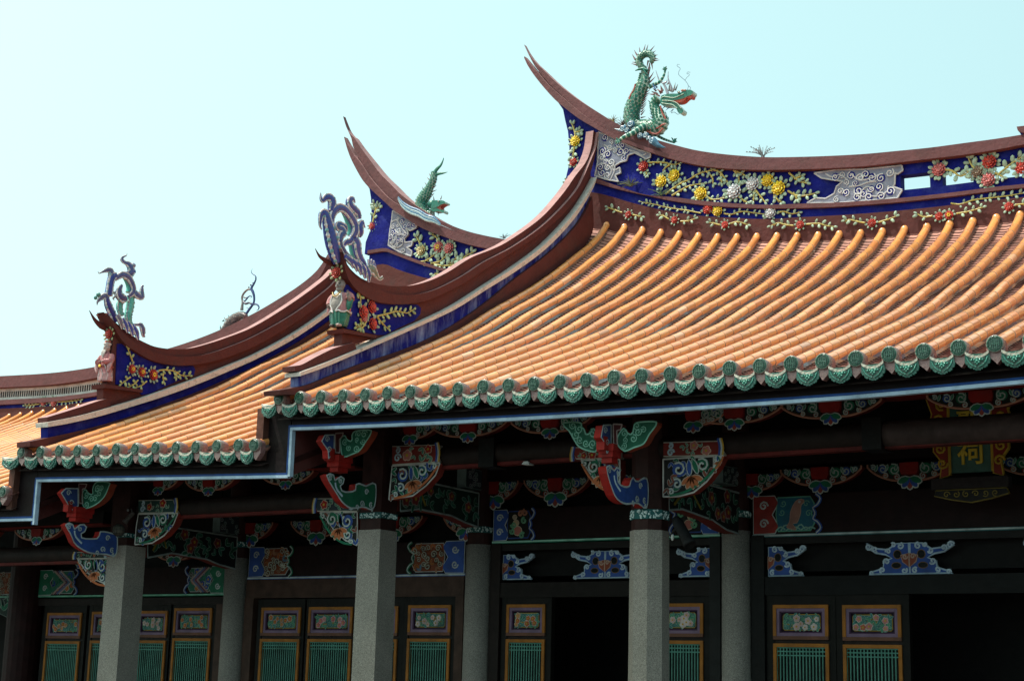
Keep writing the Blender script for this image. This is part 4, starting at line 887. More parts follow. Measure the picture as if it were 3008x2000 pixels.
sidebeam(hall, 3.46, 'd3', [(1770, 830), (2110, 850), (2420, 935), (2420, 1310), (2300, 1270), (2170, 1180), (1890, 1080), (1770, 1090)], 5, (.010, .012, .012), [(2270, 680), (2400, 700), (2400, 870), (2270, 840)])
sidebeam(wing, -3.31, 'd1', [(970, 590), (1150, 558), (1560, 620), (1550, 830), (1440, 800), (1360, 765), (1130, 725), (970, 755)], 7, (.010, .012, .012), [(1450, 470), (1585, 490), (1580, 610), (1445, 590)])
# soffit boards under the eaves, between fascia and front beam
for hx, x0, x1, ze, zr in ((hall, .06, 12, ze_main, zr_main), (wing, -3.62, .04, ze_wing, zr_wing), (third, -13, -3.64, ze_third, zr_third)):
    m = MB()
    for x in np.arange(x0+.1, x1, .22):
        m.prism([(x, .16, surf(ze, zr, x, .16)-.17), (x, 2.95, surf(ze, zr, x, 2.95)-.17), (x, 2.95, surf(ze, zr, x, 2.95)-.25), (x, .16, surf(ze, zr, x, .16)-.23)], (.07, 0, 0), (.035, .010, .009))
    m.build('rafters', M['wood'], hx)

m = MB(); P_ = PW.uv('d1', [(-30, 990), (155, 985), (160, 1060), (135, 1110), (140, 1185), (90, 1170), (-30, 1110)]); poly(m, PW, P_, -.08, .0, (.015, .03, .025), rim=(.16, .20, .18), rimw=.008); fill(m, PW, P_, .006, [PGRN, (.03, .05, .05)], 12, .12, 77, (.20, .26, .22), 'cl', .4); m.build('carved_knee', M['paint'], third)
# ---- hanging name board
P = empty('name_board', (6.0, 2.6, -.6), 'green name board with gold characters in a carved gold frame hung under the eaves', 'sign')
f = Fr(1, 2.55); m = MB(); xl, xr, zb, zt = 5.83, 6.215, -.59, .26
poly(m, f, [(xl, zb), (xr, zb), (xr, zt), (xl, zt)], -.04, .0, (.055, .12, .10)); m.build('board', M['paint'], P)
m = MB()
for s, xe in ((-1, xl), (1, xr)):
    o = [(xe, zb-.02), (xe+s*.10, zb-.05), (xe+s*.08, zb+.10), (xe+s*.155, zb+.20), (xe+s*.15, zb+.30), (xe+s*.20, zb+.42), (xe+s*.16, zb+.55), (xe+s*.21, zb+.70), (xe+s*.15, zt), (xe, zt)]
    poly(m, f, o, -.03, .02, (.20, .025, .018), rim=GOLD, rimw=.014)
    for k in range(6): curl(m, f, xe+s*(.065+.02*(k % 2)), zb+.09+.135*k, .052, .030, GOLD, 1.3, k*1.3, s, .011)
    line(m, f, [(xe, zb), (xe, zt)], .018, .012, GOLD)
m.build('carved_frame', M['paint'], P)
for ch, zc in (('\u7960', -.42), ('\u8056', -.16), ('\u5d07', .10)):
    cu = bpy.data.curves.new('character', 'FONT'); cu.body = ch; cu.size = .25; cu.extrude = .008; cu.bevel_depth = .004; cu.align_x = 'CENTER'; cu.align_y = 'CENTER'
    o = bpy.data.objects.new('character', cu); COL.objects.link(o)
    dg = bpy.context.evaluated_depsgraph_get(); me = bpy.data.meshes.new_from_object(o.evaluated_get(dg)); bpy.data.objects.remove(o)
    cb = MB(); cb.add([(6.02+v.co.x, 2.54-v.co.z, zc+v.co.y) for v in me.vertices], [tuple(p.vertices) for p in me.polygons], (.58, .40, .05)); cb.build('character', M['paint'], P)
m = MB(); m.box((5.66, 2.50, -.74), (6.36, 2.62, -.64), (.016, .010, .010)); f2 = Fr(1, 2.50)
poly(m, f2, [(5.70, -.745), (6.34, -.745), (6.36, -.80), (6.2, -.84), (6.02, -.87), (5.84, -.84), (5.68, -.80)], -.05, -.01, (.012, .010, .010), rim=(.16, .11, .02), rimw=.008)
for k in range(6): curl(m, f2, 5.80+.088*k, -.79, .032, .0, (.18, .13, .03), 1.2, k, (-1)**k, .005)
m.build('bottom_rail', M['paint'], P)

# ---- lamps fixed to the columns
lp = empty('floodlight', (3.78, 1.15, -1.15), 'black cylindrical floodlight tilted on the octagonal granite column', 'lamp')
c = on(1400+1905/3.1356, 1150+1300/3.1356, 1, 1.1); a = on(1400+1850/3.1356, 1150+1200/3.1356, 1, 1.1); b = on(1400+1965/3.1356, 1150+1410/3.1356, 1, 1.05)
m = MB(); d = (b-a)/np.linalg.norm(b-a); m.lathe([(.0, -.17), (.036, -.17), (.05, -.12), (.053, .10), (.060, .11), (.060, .145), (.052, .145), (.047, .12), (.0, .12)], c, d, 16, (.010, .010, .011)); m.build('housing', M['wood'], lp)
m = MB(); m.tube([c+np.array([-.05, .0, .06]), c+np.array([-.11, .02, .02]), c+np.array([-.16, .06, -.02])], .012, 6, (.02, .02, .02)); m.ball(c+np.array([-.12, .02, -.035]), (.016, .016, .03), (.6, .6, .58)); m.build('bracket_arm', M['wood'], lp)
gl = empty('globe_lamp', (-3.2, 1.0, -1.0), 'round grey mesh globe lamp on the carved arm by the square column', 'lamp')
c = on(780/2.2394, 1300+575/2.2394, 1, .93); m = MB(); m.ball(c, .068, (.085, .075, .06), 14, 10)
for k in range(6): t = math.pi*k/6; m.tube([c+.0695*np.array([math.cos(q)*math.cos(t), math.cos(q)*math.sin(t), math.sin(q)]) for q in np.linspace(0, 6.28, 20)], .0028, 4, (.03, .03, .03))
for z in (-.04, 0, .04): rr = math.sqrt(.0695**2-z*z); m.tube([c+np.array([rr*math.cos(q), rr*math.sin(q), z]) for q in np.linspace(0, 6.28, 20)], .0028, 4, (.03, .03, .03))
m.build('globe', M['paint'], gl)
cm = empty('surveillance_camera', (-3.1, 1.0, -.85), 'small grey tube camera above the mesh globe lamp', 'camera')
c = on(850/2.2394, 1300+490/2.2394, 1, 1.0); m = MB(); m.lathe([(0, -.075), (.022, -.075), (.026, -.06), (.026, .05), (.032, .055), (.032, .08), (0, .08)], c, (-.55, -.3, -.75), 12, (.07, .055, .05)); m.build('camera_body', M['paint'], cm)
m = MB(); m.tube([c+np.array([.03, .02, .05]), c+np.array([-.03, .05, .10]), c+np.array([-.06, .08, .09])], .008, 6, (.16, .16, .16)); m.ball(c+np.array([-.06, .03, .085]), .014, (.3, .3, .3)); m.build('mount', M['paint'], cm)
wl_ = empty('wall_lamp', (1.8, 1.1, -.5), 'small white lamp box hanging under the dark round beam', 'lamp')
c = on(1400+450/3.1356, 1150+655/3.1356, 1, 1.12); m = MB(); m.prism([c+np.array([-.045, 0, -.012]), c+np.array([.045, 0, -.018]), c+np.array([.028, 0, .014]), c+np.array([-.022, 0, .014])], (0, .09, 0), (.6, .62, .62)); m.box(tuple(c+np.array([-.03, .03, .014])), tuple(c+np.array([.03, .06, .08])), (.02, .02, .02)); m.build('lamp_box', M['paint'], wl_)
# ================================================================== CERAMIC ORNAMENTS ON THE RIDGES
def flower3(m, fr, u, v, r, col, leaf=SAGE, nl=9, w=0.0, cc_=None, seed=0):
    """a cut-porcelain flower: layered petals in a ring of leaves, standing proud of the wall"""
    rr = random.Random(seed+int(abs(u*971)+abs(v*577)))
    N = fr.n; e1 = fr.P(1, 0)-fr.P(0, 0); e2 = fr.P(0, 1)-fr.P(0, 0); C = fr.P(u, v, w)
    for k in range(nl):
        a = 2*math.pi*k/nl+rr.uniform(-.15, .15); d = math.cos(a)*e1+math.sin(a)*e2; t = np.cross(N, d)
        R = r*rr.uniform(1.12, 1.36); tone = rr.uniform(.75, 1.3)
        m.ball(C+d*R+N*r*.22, (r*.44, r*.30, r*.10), tuple(c*tone for c in leaf), 7, 5, ax=[d+N*.35, t, N])
    for ring, (rad, n, sz, h) in enumerate(((.78, 11, .36, .24), (.52, 9, .32, .44), (.25, 6, .27, .58))):
        for k in range(n):
            a = 2*math.pi*(k+.5*ring)/n; d = math.cos(a)*e1+math.sin(a)*e2; t = np.cross(N, d); tone = rr.uniform(.7, 1.35)
            base = cc_ if (cc_ and ring == 2) else col
            m.ball(C+d*r*rad+N*r*h, (r*sz, r*sz*.72, r*.10), tuple(min(.9, c*tone) for c in base), 6, 4, ax=[d*.75+N*.65, t, N*.75-d*.65])
    m.ball(C+N*r*.3, (r*.55, r*.55, r*.35), tuple(c*.75 for c in col), 8, 5, ax=[e1, e2, N])
def sprig(m, fr, pts, w=.02, rad=.013, leaf=SAGE, nl=None, lr=.030, seed=0, skip=.12, twig=TWIG):
    P = smooth(pts, 18); L = sum(np.linalg.norm(P[i+1]-P[i]) for i in range(17)); n = nl or max(3, int(L/.050))
    m.tube([fr.P(p[0], p[1], w) for p in P], [rad*1.15, rad*.9, rad*.55], 6, twig, True)
    N = fr.n; e1 = fr.P(1, 0)-fr.P(0, 0); e2 = fr.P(0, 1)-fr.P(0, 0); r = random.Random(seed+int(abs(pts[0][0])*713))
    for k in range(n):
        t = skip+(1-skip)*(k+.5)/n; i = min(16, int(t*17)); p = P[i]; d = P[i+1]-P[i]; d = d/(np.linalg.norm(d)+1e-9)
        s = 1 if k % 2 else -1; q = np.array([-d[1], d[0]])*s; a = d*.55+q*.85; a /= np.linalg.norm(a); tone = r.uniform(.75, 1.3)
        A = a[0]*e1+a[1]*e2; l = lr*1.22*r.uniform(.8, 1.15)
        m.ball(fr.P(*(p+a*l*1.15), w+.006), (l, l*.6, l*.24), tuple(c*tone for c in leaf), 7, 5, ax=[A+N*.2, np.cross(N, A), N])
        if k % 3 == 1: m.tube([fr.P(*p, w), fr.P(*(p+(d*.8-q*.6)*l*1.1), w+.004)], [rad*.6, rad*.15], 4, twig)
    d = P[-1]-P[-2]; d /= np.linalg.norm(d); A = d[0]*e1+d[1]*e2
    m.ball(fr.P(*(P[-1]+d*lr*.6), w+.006), (lr, lr*.6, lr*.22), leaf, 7, 5, ax=[A, np.cross(N, A), N])
RD = Fr(1, 5.90); RB = Fr(1, 5.87); RE = Fr(1, 5.92)
FRED = (.50, .045, .03); FYEL = (.80, .55, .03); FWHT = (.64, .64, .68); FPNK = (.56, .16, .16); FBRN = (.26, .18, .13)
def garland(parent, name, fr, flowers, sprigs, rad=.013, lr=.030, nl=9):
    m = MB()
    for i, (tg, x, y, r, col) in enumerate(flowers):
        u, v = fr.uv(tg, [(x, y)])[0]; flower3(m, fr, u, v, r*1.24, col, nl=nl, seed=i, cc_=FYEL if col in (FPNK, FRED) and i % 2 else None)
    for i, (tg, pts) in enumerate(sprigs): sprig(m, fr, fr.uv(tg, pts), rad=rad, lr=lr, seed=i)
    return m.build(name, M['ceramic'], parent)
garland(ridge_m, 'flower_garland', RD, [('c3', 1217, 1285, .058, FRED)], [('c3', [(1270, 1250), (1400, 1250), (1490, 1270), (1560, 1255)]), ('c3', [(1460, 1270), (1410, 1310), (1390, 1370)]), ('c3', [(1240, 1340), (1255, 1370)])], lr=.024)
garland(ridge_m, 'flower_garland', RD, [('c3', 1380, 1425, .066, FYEL), ('c3', 1500, 1370, .066, FYEL), ('c6', 1745, 220, .070, FYEL)],
    [('c6', [(1420, 225), (1500, 165), (1560, 125), (1640, 90), (1700, 50), (1780, 20), (1860, 0)]), ('c6', [(1480, 240), (1560, 190), (1640, 150), (1780, 125)]), ('c6', [(1790, 235), (1850, 275), (1970, 260)]), ('c6', [(1800, 15), (1850, 70), (1860, 140)])])
garland(ridge_m, 'flower_garland', RD, [('c6', 2055, 200, .078, FWHT), ('c6', 2225, 130, .072, FWHT)],
    [('c6', [(1860, 0), (1920, 20), (1960, 70), (2005, 140)]), ('c6', [(1930, 40), (1940, 130)]), ('c6', [(2050, 5), (2090, 60), (2100, 130)]), ('c6', [(2060, 10), (2130, 40), (2180, 70)]), ('c6', [(2100, 250), (2150, 290), (2180, 300)]), ('c6', [(2250, 190), (2300, 250), (2340, 305)]), ('c6', [(2240, 200), (2230, 300)])])
garland(ridge_m, 'flower_garland', RD, [('c4', 5, 790, .066, FYEL), ('c4', 105, 860, .074, FYEL)], [('c4', [(190, 885), (260, 925), (340, 930), (450, 905)]), ('c4', [(200, 720), (260, 770), (300, 800), (370, 815)]), ('c4', [(250, 775), (320, 745)]), ('c4', [(240, 900), (280, 970)]), ('c4', [(60, 930), (100, 970), (140, 990)])], lr=.034)
garland(ridge_m, 'flower_garland', RD, [('c6', 1810, 362, .056, FRED), ('c6', 1900, 380, .056, FYEL)], [('c6', [(1745, 400), (1600, 372), (1450, 350), (1320, 320), (1190, 295)]), ('c6', [(1960, 405), (2030, 410), (2120, 385), (2220, 395), (2340, 412)])], rad=.010, lr=.022, nl=4)
garland(ridge_m, 'flower_garland', RD, [('c4', 30, 1085, .060, FWHT)], [('c4', [(100, 1080), (160, 1075), (220, 1095), (300, 1085)])], rad=.010, lr=.026, nl=5)
for fl, sp in (([('c6', 1075, 412, .038, FRED)], [[(1020, 395), (950, 370), (885, 345)], [(1120, 415), (1210, 435)]]), ([('c6', 1500, 460, .038, FRED)], [[(1450, 455), (1400, 425), (1360, 420)], [(1560, 475), (1630, 470), (1700, 450)]]),
               ([('c6', 1965, 505, .038, FRED)], [[(1920, 508), (1870, 495), (1820, 488)], [(2020, 495), (2090, 480), (2185, 510)]]), ([('c4', 300, 1195, .042, FRED)], [[(240, 1205), (160, 1195), (100, 1180), (25, 1210)], [(360, 1192), (470, 1185), (540, 1205), (620, 1215)]]),
               ([('c4', 960, 1180, .042, FRED)], [[(900, 1180), (820, 1165), (760, 1150), (710, 1160)], [(1025, 1175), (1100, 1150), (1190, 1118)]]), ([('c4', 1580, 1118, .040, FRED), ('c4', 1672, 1108, .042, FRED)], [[(1520, 1115), (1440, 1125), (1375, 1095)], [(1740, 1095), (1850, 1075), (1990, 1035)]]),
               ([('c4', 2225, 1030, .044, FRED)], [[(2280, 1015), (2400, 1000)]])):
    garland(ridge_m, 'flower_spray', RB, fl, [('c6' if fl[0][0] == 'c6' else 'c4', p) for p in sp], rad=.010, lr=.027, nl=8)
garland(ridge_m, 'flower_garland', RD, [('c4', 1580, 690, .066, FPNK)], [('c4', [(1640, 690), (1700, 700), (1780, 750), (1860, 705)])], lr=.036, nl=12)
garland(ridge_m, 'flower_garland', RD, [('c4', 2045, 620, .066, FRED), ('c4', 1935, 710, .060, FBRN), ('c4', 2035, 785, .066, FPNK)], [('c4', [(1905, 680), (1870, 630), (1850, 580)]), ('c4', [(2130, 730), (2180, 690), (2240, 640), (2350, 570)])], lr=.040, nl=12)
garland(ridge_m, 'flower_garland', RD, [('c4', 2345, 670, .066, FRED)], [('c4', [(2100, 720), (2180, 760)])], lr=.03, nl=12)
garland(ridge_m, 'flower_spray', RD, [], [('c4', [(1690, 1000), (1780, 1010), (1900, 970), (2100, 945), (2220, 930), (2358, 905)])], rad=.011, lr=.026)
garland(ridge_m, 'flower_garland', RE, [('c3', 590, 1055, .060, FYEL)], [('c3', [(590, 1000), (580, 950), (555, 890)]), ('c3', [(590, 975), (610, 968), (640, 960)])], lr=.034)
garland(ridge_m, 'flower_garland', RE, [('c3', 570, 1245, .048, FRED)], [('c3', [(580, 1110), (575, 1150), (568, 1210)])], lr=.034)
garland(ridge_m, 'flower_garland', RE, [('c3', 522, 1435, .045, FRED)], [])
# grey scroll slabs with pale edges
def scrollwork(parent, fr, tg, outline, marks, seed, n, size, w=.035):
    m = MB(); P = fr.uv(tg, outline); m.prism([fr.P(u, v, w) for u, v in P], fr.n*-w, PGRY, (.40, .40, .44))
    EC = (.50, .48, .50)
    for i in range(len(P)): line(m, fr, [P[i], P[(i+1) % len(P)]], w, .011, EC, 5)
    for pts in marks: line(m, fr, fr.uv(tg, pts), w+.002, .010, EC, 5, sm=10)
    fill(m, fr, P, w+.002, [BLUE, BLUE, PGRY], n+5, size, seed, (.66, .65, .67), 'c', .45)
    return m.build('scroll_relief', M['plaster'], parent)
scrollwork(ridge_m, RD, 'c3', [(805, 975), (880, 1000), (960, 1035), (1060, 1085), (1180, 1140), (1285, 1165), (1285, 1205), (1245, 1222), (1200, 1195), (1140, 1165), (1080, 1185), (1060, 1240), (1010, 1250), (965, 1280), (935, 1290), (950, 1330), (1005, 1300), (1010, 1350), (960, 1370), (990, 1430), (880, 1410), (775, 1375), (800, 1250)],
    [[(830, 1260), (900, 1280), (930, 1330), (900, 1400)], [(850, 1230), (940, 1260), (960, 1320), (920, 1410)], [(860, 1090), (930, 1130), (1000, 1110), (1060, 1180)], [(1090, 1140), (1160, 1160), (1210, 1190), (1250, 1170)]], 3, 13, .085)
scrollwork(ridge_m, RD, 'c4', [(435, 725), (640, 695), (900, 690), (1240, 655), (1250, 700), (1200, 735), (1180, 720), (1175, 830), (1160, 850), (1245, 880), (1200, 955), (900, 980), (640, 1000), (370, 1000), (450, 955), (540, 960), (620, 915), (640, 850), (700, 800), (620, 790), (500, 770)],
    [[(780, 740), (860, 790), (960, 770), (1030, 740)], [(755, 850), (850, 840), (930, 810), (1010, 800)], [(860, 970), (870, 900), (920, 850), (980, 870)], [(950, 930), (1010, 940), (1100, 900), (1120, 840)], [(540, 730), (600, 760), (680, 740), (740, 790)]], 5, 16, .085)
scrollwork(ridge_w, RD, 'c2', [(1272, 1005), (1400, 1075), (1500, 1125), (1485, 1165), (1430, 1190), (1400, 1170), (1415, 1220), (1380, 1265), (1385, 1300), (1455, 1290), (1445, 1330), (1400, 1345), (1450, 1380), (1440, 1425), (1330, 1385), (1232, 1325), (1245, 1200), (1262, 1100)],
    [[(1265, 1110), (1310, 1090), (1340, 1140), (1400, 1220)], [(1290, 1180), (1330, 1220), (1390, 1230)], [(1250, 1300), (1300, 1350), (1370, 1310), (1340, 1260)]], 7, 14, .07)
garland(ridge_w, 'flower_garland', RD, [('c2', 1528, 1370, .062, (.55, .45, .22)), ('c2', 1690, 1340, .066, FPNK), ('c2', 1785, 1350, .066, FPNK)],
    [('c2', [(1520, 1310), (1500, 1270), (1480, 1240)]), ('c2', [(1690, 1280), (1660, 1240), (1625, 1220)]), ('c2', [(1520, 1475), (1580, 1460), (1660, 1400)]), ('c2', [(1620, 1490), (1700, 1470), (1760, 1420)]), ('c2', [(1650, 1500), (1760, 1510), (1860, 1490), (1930, 1430), (2010, 1380)]), ('c2', [(1800, 1490), (1840, 1450), (1890, 1420)])], lr=.042, nl=13)
garland(ridge_w, 'flower_garland', RE, [('c2', 1075, 1145, .045, FRED)], [('c2', [(1085, 1110), (1100, 1030), (1110, 980), (1095, 930)]), ('c2', [(1105, 1020), (1140, 960)])], lr=.038)
garland(ridge_w, 'flower_spray', RD, [], [('c5', [(1700, 340), (1660, 330), (1640, 350)])], lr=.03)
garland(ridge_t, 'flower_garland', RD, [('c8', 410, 880, .055, FPNK)], [('c8', [(370, 900), (300, 910), (235, 915)])], rad=.010, lr=.03, nl=10)
garland(ridge_t, 'flower_garland', RD, [('c8', 505, 880, .060, FPNK)], [('c8', [(550, 880), (650, 875), (760, 860)])], rad=.010, lr=.03, nl=10)
garland(ridge_t, 'flower_garland', RD, [('c5', 250, 600, .05, FWHT)], [('c5', [(240, 640), (270, 610), (265, 580)])], lr=.035)
# painted panels of the gable ridges with raised flowers
def gpanel(parent, xf, tg, outline, fl, sp, reds):
    f = Fr(0, xf-.045); m = MB(); P = f.uv(tg, outline); m.prism([f.P(u, v, .012) for u, v in P], f.n*-.012, BLUE); b = m.build('ridge_panel', M['blue'], parent)
    f = Fr(0, xf-.033); m = MB()
    for i, (x, y, r, col) in enumerate(fl): u, v = f.uv(tg, [(x, y)])[0]; flower3(m, f, u, v, r, col, nl=5 if reds else 9, seed=i, cc_=None if reds else FYEL)
    for i, p in enumerate(sp): sprig(m, f, f.uv(tg, p), rad=.010, lr=.026, seed=i, leaf=(.33, .40, .18))
    m.build('flower_garland', M['ceramic'], parent)
gpanel(gr_m, .12, 'c5', [(812, 430), (870, 425), (950, 508), (1050, 568), (1150, 598), (1250, 608), (1400, 610), (1480, 612), (1512, 645), (1505, 700), (1450, 760), (1300, 828), (1180, 890), (1110, 890), (815, 830)],
    [(975, 680, .072, FRED), (1055, 635, .066, FRED), (1062, 790, .066, FRED), (985, 740, .05, FPNK)], [[(1100, 720), (1180, 700), (1290, 675), (1380, 690), (1440, 655)], [(1100, 725), (1150, 785), (1205, 840)], [(945, 740), (955, 800), (905, 825)], [(1000, 770), (970, 820), (930, 840)], [(910, 470), (945, 540), (950, 610)]], True)
gpanel(gr_w, -3.567, 'c8', [(1075, 345), (1140, 345), (1250, 425), (1400, 503), (1550, 538), (1700, 548), (1775, 548), (1792, 580), (1780, 630), (1550, 720), (1380, 800), (1300, 815), (1270, 775), (1060, 715)],
    [(1208, 578, .056, FRED), (1298, 605, .058, FRED), (1403, 630, .066, FRED)], [[(1450, 590), (1520, 585), (1600, 600), (1660, 635), (1740, 640)], [(1210, 510), (1185, 440), (1160, 380)], [(1190, 650), (1140, 690), (1100, 720)], [(1260, 680), (1220, 720), (1175, 745)], [(1340, 690), (1290, 730), (1240, 750)], [(1500, 600), (1490, 650), (1500, 700)], [(1620, 600), (1610, 660)]], False)
# shelf and foot block at the lower end of each gable ridge, horns at the tip
def paifoot(parent, xf, tg, shelf, block, horn, hw, fl):
    S = T(tg, shelf, 0, xf+.03); m = MB()
    m.prism([(xf+.03, p[1], p[2]) for p in S], (-.22, 0, 0), RED)
    B = T(tg, block, 0, xf); m.prism([(xf-.03, p[1], p[2]) for p in B], (-.11, 0, 0), RED); m.build('ridge_shelf', M['plaster'], parent)
    H = T(tg, horn, 0, xf-.13); m = MB(); m.tube(smooth(H, 16), hw, 8, RED, True, True, ((1, 0, 0), .55)); m.build('ridge_horn', M['plaster'], parent)
    f = Fr(1, T(tg, [fl[:2]], 0, xf-.085)[0][1]-.02); m = MB(); u, v = f.uv(tg, [fl[:2]])[0]; flower3(m, f, u, v, fl[2], FRED, (.30, .32, .16), 8, .03); m.build('flower_spray', M['ceramic'], parent)
paifoot(gr_m, .12, 'c5', [(800, 832), (1110, 893), (1105, 918), (812, 868)], [(815, 868), (1090, 916), (900, 985), (815, 1012)], [(545, 95), (585, 165), (640, 205), (700, 235), (760, 242), (800, 235)], [.004, .018, .03, .03, .03, .04], (765, 325, .060))
paifoot(gr_w, -3.567, 'c8', [(960, 712), (1318, 766), (1312, 792), (965, 748)], [(968, 748), (1270, 790), (1010, 905), (968, 880)], [(822, 36), (870, 120), (925, 175), (985, 200), (1040, 300), (1080, 350)], [.004, .022, .04, .05, .06, .07], (1030, 262, .060))

# ================================================================== SCALY BEASTS
def scaly(m, pts, rads, n, size, base, cols, belly=None, nseg=40, side=None):
    """a tapering body covered by overlapping scales"""
    P = smooth(pts, nseg); R = np.interp(np.linspace(0, 1, nseg), np.linspace(0, 1, len(rads)), rads)
    m.tube(P, R, n, base, True)
    L = np.r_[0, np.cumsum([np.linalg.norm(P[i+1]-P[i]) for i in range(nseg-1)])]; s = 0; row = 0
    while s < L[-1]:
        i = min(nseg-2, int(np.searchsorted(L, s, 'right'))-1); t = P[i+1]-P[i]; t = t/np.linalg.norm(t); r = float(np.interp(s, L, R)); c = np.array([np.interp(s, L, [p[k] for p in P]) for k in range(3)])
        up = np.array([0, 1.0, 0]); e1 = np.cross(up, t); e1 /= np.linalg.norm(e1); e2 = np.cross(t, e1)
        sz = min(size, r*.9); k = max(6, int(round(2*math.pi*r/(sz*1.02))))
        for j in range(k):
            a = 2*math.pi*(j+.5*(row % 2))/k; d = math.cos(a)*e1+math.sin(a)*e2; q = np.cross(t, d)
            ctr = c+d*(r*1.0+.002); hw = math.pi*r/k*.84
            V = [ctr+q*hw*x+t*sz*.56*y+d*(.004+.004*(y > .2)) for x, y in ((-.95, -.55), (-1, .05), (-.75, .55), (-.3, .85), (.3, .85), (.75, .55), (1, .05), (.95, -.55))]
            m.add(V, [tuple(range(8))], cols[(row+j) % len(cols)])
        s += sz*.86; row += 1
def spikes(m, roots, length, dirs, rad, col, r):
    for p, d in zip(roots, dirs):
        d = np.array(d, float); d /= np.linalg.norm(d); L = length*r.uniform(.75, 1.2); b = np.array([r.uniform(-.3, .3), 0, r.uniform(-.1, .4)])
        m.tube([p, p+d*L*.5+b*L*.1, p+d*L+b*L*.35], [rad, rad*.6, rad*.08], 5, col)
# ---- green dragon on the main ridge
DG = (.008, .155, .112); DE = (.42, .56, .48); DB = (.06, .14, .32)
dr = empty('dragon_statue', tuple(T('d8', [(1500, 1180)], 1, 6.0)[0]), 'green scaled ceramic dragon with raised tail and open red mouth on the tallest ridge', 'statue')
D = lambda pts, y=6.0: T('d8', pts, 1, y)
rr_ = random.Random(3)
m = MB()
scaly(m, D([(1620, 330), (1645, 285), (1610, 235), (1550, 232), (1500, 270), (1480, 325), (1520, 390)]), [.024, .038, .043, .044, .043, .042, .034], 10, .030, DE, [DG, (.012, .15, .09)])
scaly(m, D([(1535, 395), (1555, 480), (1545, 560), (1500, 650), (1450, 760), (1410, 860), (1395, 960), (1420, 1040), (1500, 1075)]), [.036, .048, .072, .093, .099, .103, .104, .094, .075], 14, .052, DE, [DG, (.012, .15, .09), (.01, .10, .07)], nseg=50)
scaly(m, D([(1480, 1060), (1580, 1080), (1660, 1090), (1720, 1060), (1735, 990), (1700, 920), (1660, 850), (1665, 790), (1710, 740)]), [.075, .094, .110, .110, .102, .082, .062, .058, .064], 14, .044, DE, [DG, (.012, .15, .09)], nseg=46)
body = m.build('body', M['ceramic'], dr)
m = MB()                                       # red flame bands over the chest and shoulder
for pts in ([(1560, 1080), (1600, 1110), (1640, 1090), (1670, 1030), (1700, 1000)], [(1570, 1120), (1640, 1150), (1700, 1150), (1760, 1090)], [(1640, 1060), (1690, 1090), (1750, 1050), (1790, 1040)], [(1400, 790), (1370, 750), (1395, 690), (1425, 640), (1440, 580)], [(1730, 830), (1740, 880), (1760, 930), (1790, 980)]):
    m = MB(); m.tube(smooth(D(pts, 5.905), 12), .012, 5, (.36, .06, .045), True, True, ((0, 1, 0), .5)); m.build('flame_band', M['ceramic'], dr)
m = MB(); jf = Fr(1, 5.965)
def slab(m, pts, y0, y1, col, side=None, sm=0):
    P = D(pts, y0); P = smooth(P, sm, True) if sm else P; m.prism(P, (0, y1-y0, 0), col, side)
slab(m, [(1735, 720), (1790, 700), (1860, 690), (1930, 690), (1990, 665), (2050, 645), (2105, 660), (2095, 700), (2040, 720), (1990, 745), (1900, 765), (1830, 768), (1790, 800), (1740, 790)], 5.94, 6.06, DG, DE, 36)
slab(m, [(1735, 750), (1800, 780), (1870, 790), (1930, 815), (1965, 850), (1995, 880), (1975, 920), (1935, 910), (1910, 860), (1850, 830), (1780, 830), (1730, 810)], 5.945, 6.055, DG, DE, 32)
for y in (5.935,):
    for pts in ([(1740, 740), (1770, 725), (1840, 735), (1900, 735), (2000, 690)], [(1750, 770), (1790, 770), (1850, 775), (1920, 800), (1970, 860)], [(1745, 800), (1800, 810), (1870, 820), (1920, 860)]): m.tube(smooth(D(pts, y), 14), .007, 5, (.44, .56, .46))
slab(m, [(1820, 772), (1900, 766), (1990, 748), (2050, 715), (2095, 690), (2085, 740), (2040, 735), (1990, 780), (1935, 795), (1870, 788)], 5.95, 6.05, (.45, .045, .015), None, 30)
m.ball(D([(1940, 672)], 5.93)[0], (.020, .020, .017), DG, 8, 6); m.ball(D([(1942, 672)], 5.912)[0], (.010, .008, .010), (.7, .7, .65), 8, 6); m.ball(D([(1943, 672)], 5.905)[0], (.005, .004, .005), (.02, .02, .02), 6, 5)
for x in (1985, 2015): m.ball(D([(x, 655)], 5.95)[0], (.022, .03, .017), (.45, .25, .20), 8, 6)
for pts, c in (([(2085, 690), (2090, 730), (2083, 765)], (.25, .05, .03)), ([(2030, 735), (2040, 770), (2030, 800)], (.25, .05, .03)), ([(1915, 865), (1930, 845), (1925, 825)], (.6, .55, .45))): m.tube(D(pts, 5.97), [.009, .007, .001], 5, c)
head = m.build('head', M['ceramic'], dr)
m = MB()
for pts in ([(1815, 690), (1790, 620), (1760, 570), (1720, 540), (1695, 480), (1677, 425)], [(1760, 575), (1800, 555), (1805, 530)], [(1870, 670), (1845, 590), (1825, 540), (1818, 490), (1822, 437)], [(1835, 560), (1800, 590)]): m.tube(smooth(D(pts, 6.0), 14), [.020, .014, .009, .003], 7, (.30, .30, .36))
m.build('horn', M['ceramic'], head)
m = MB()
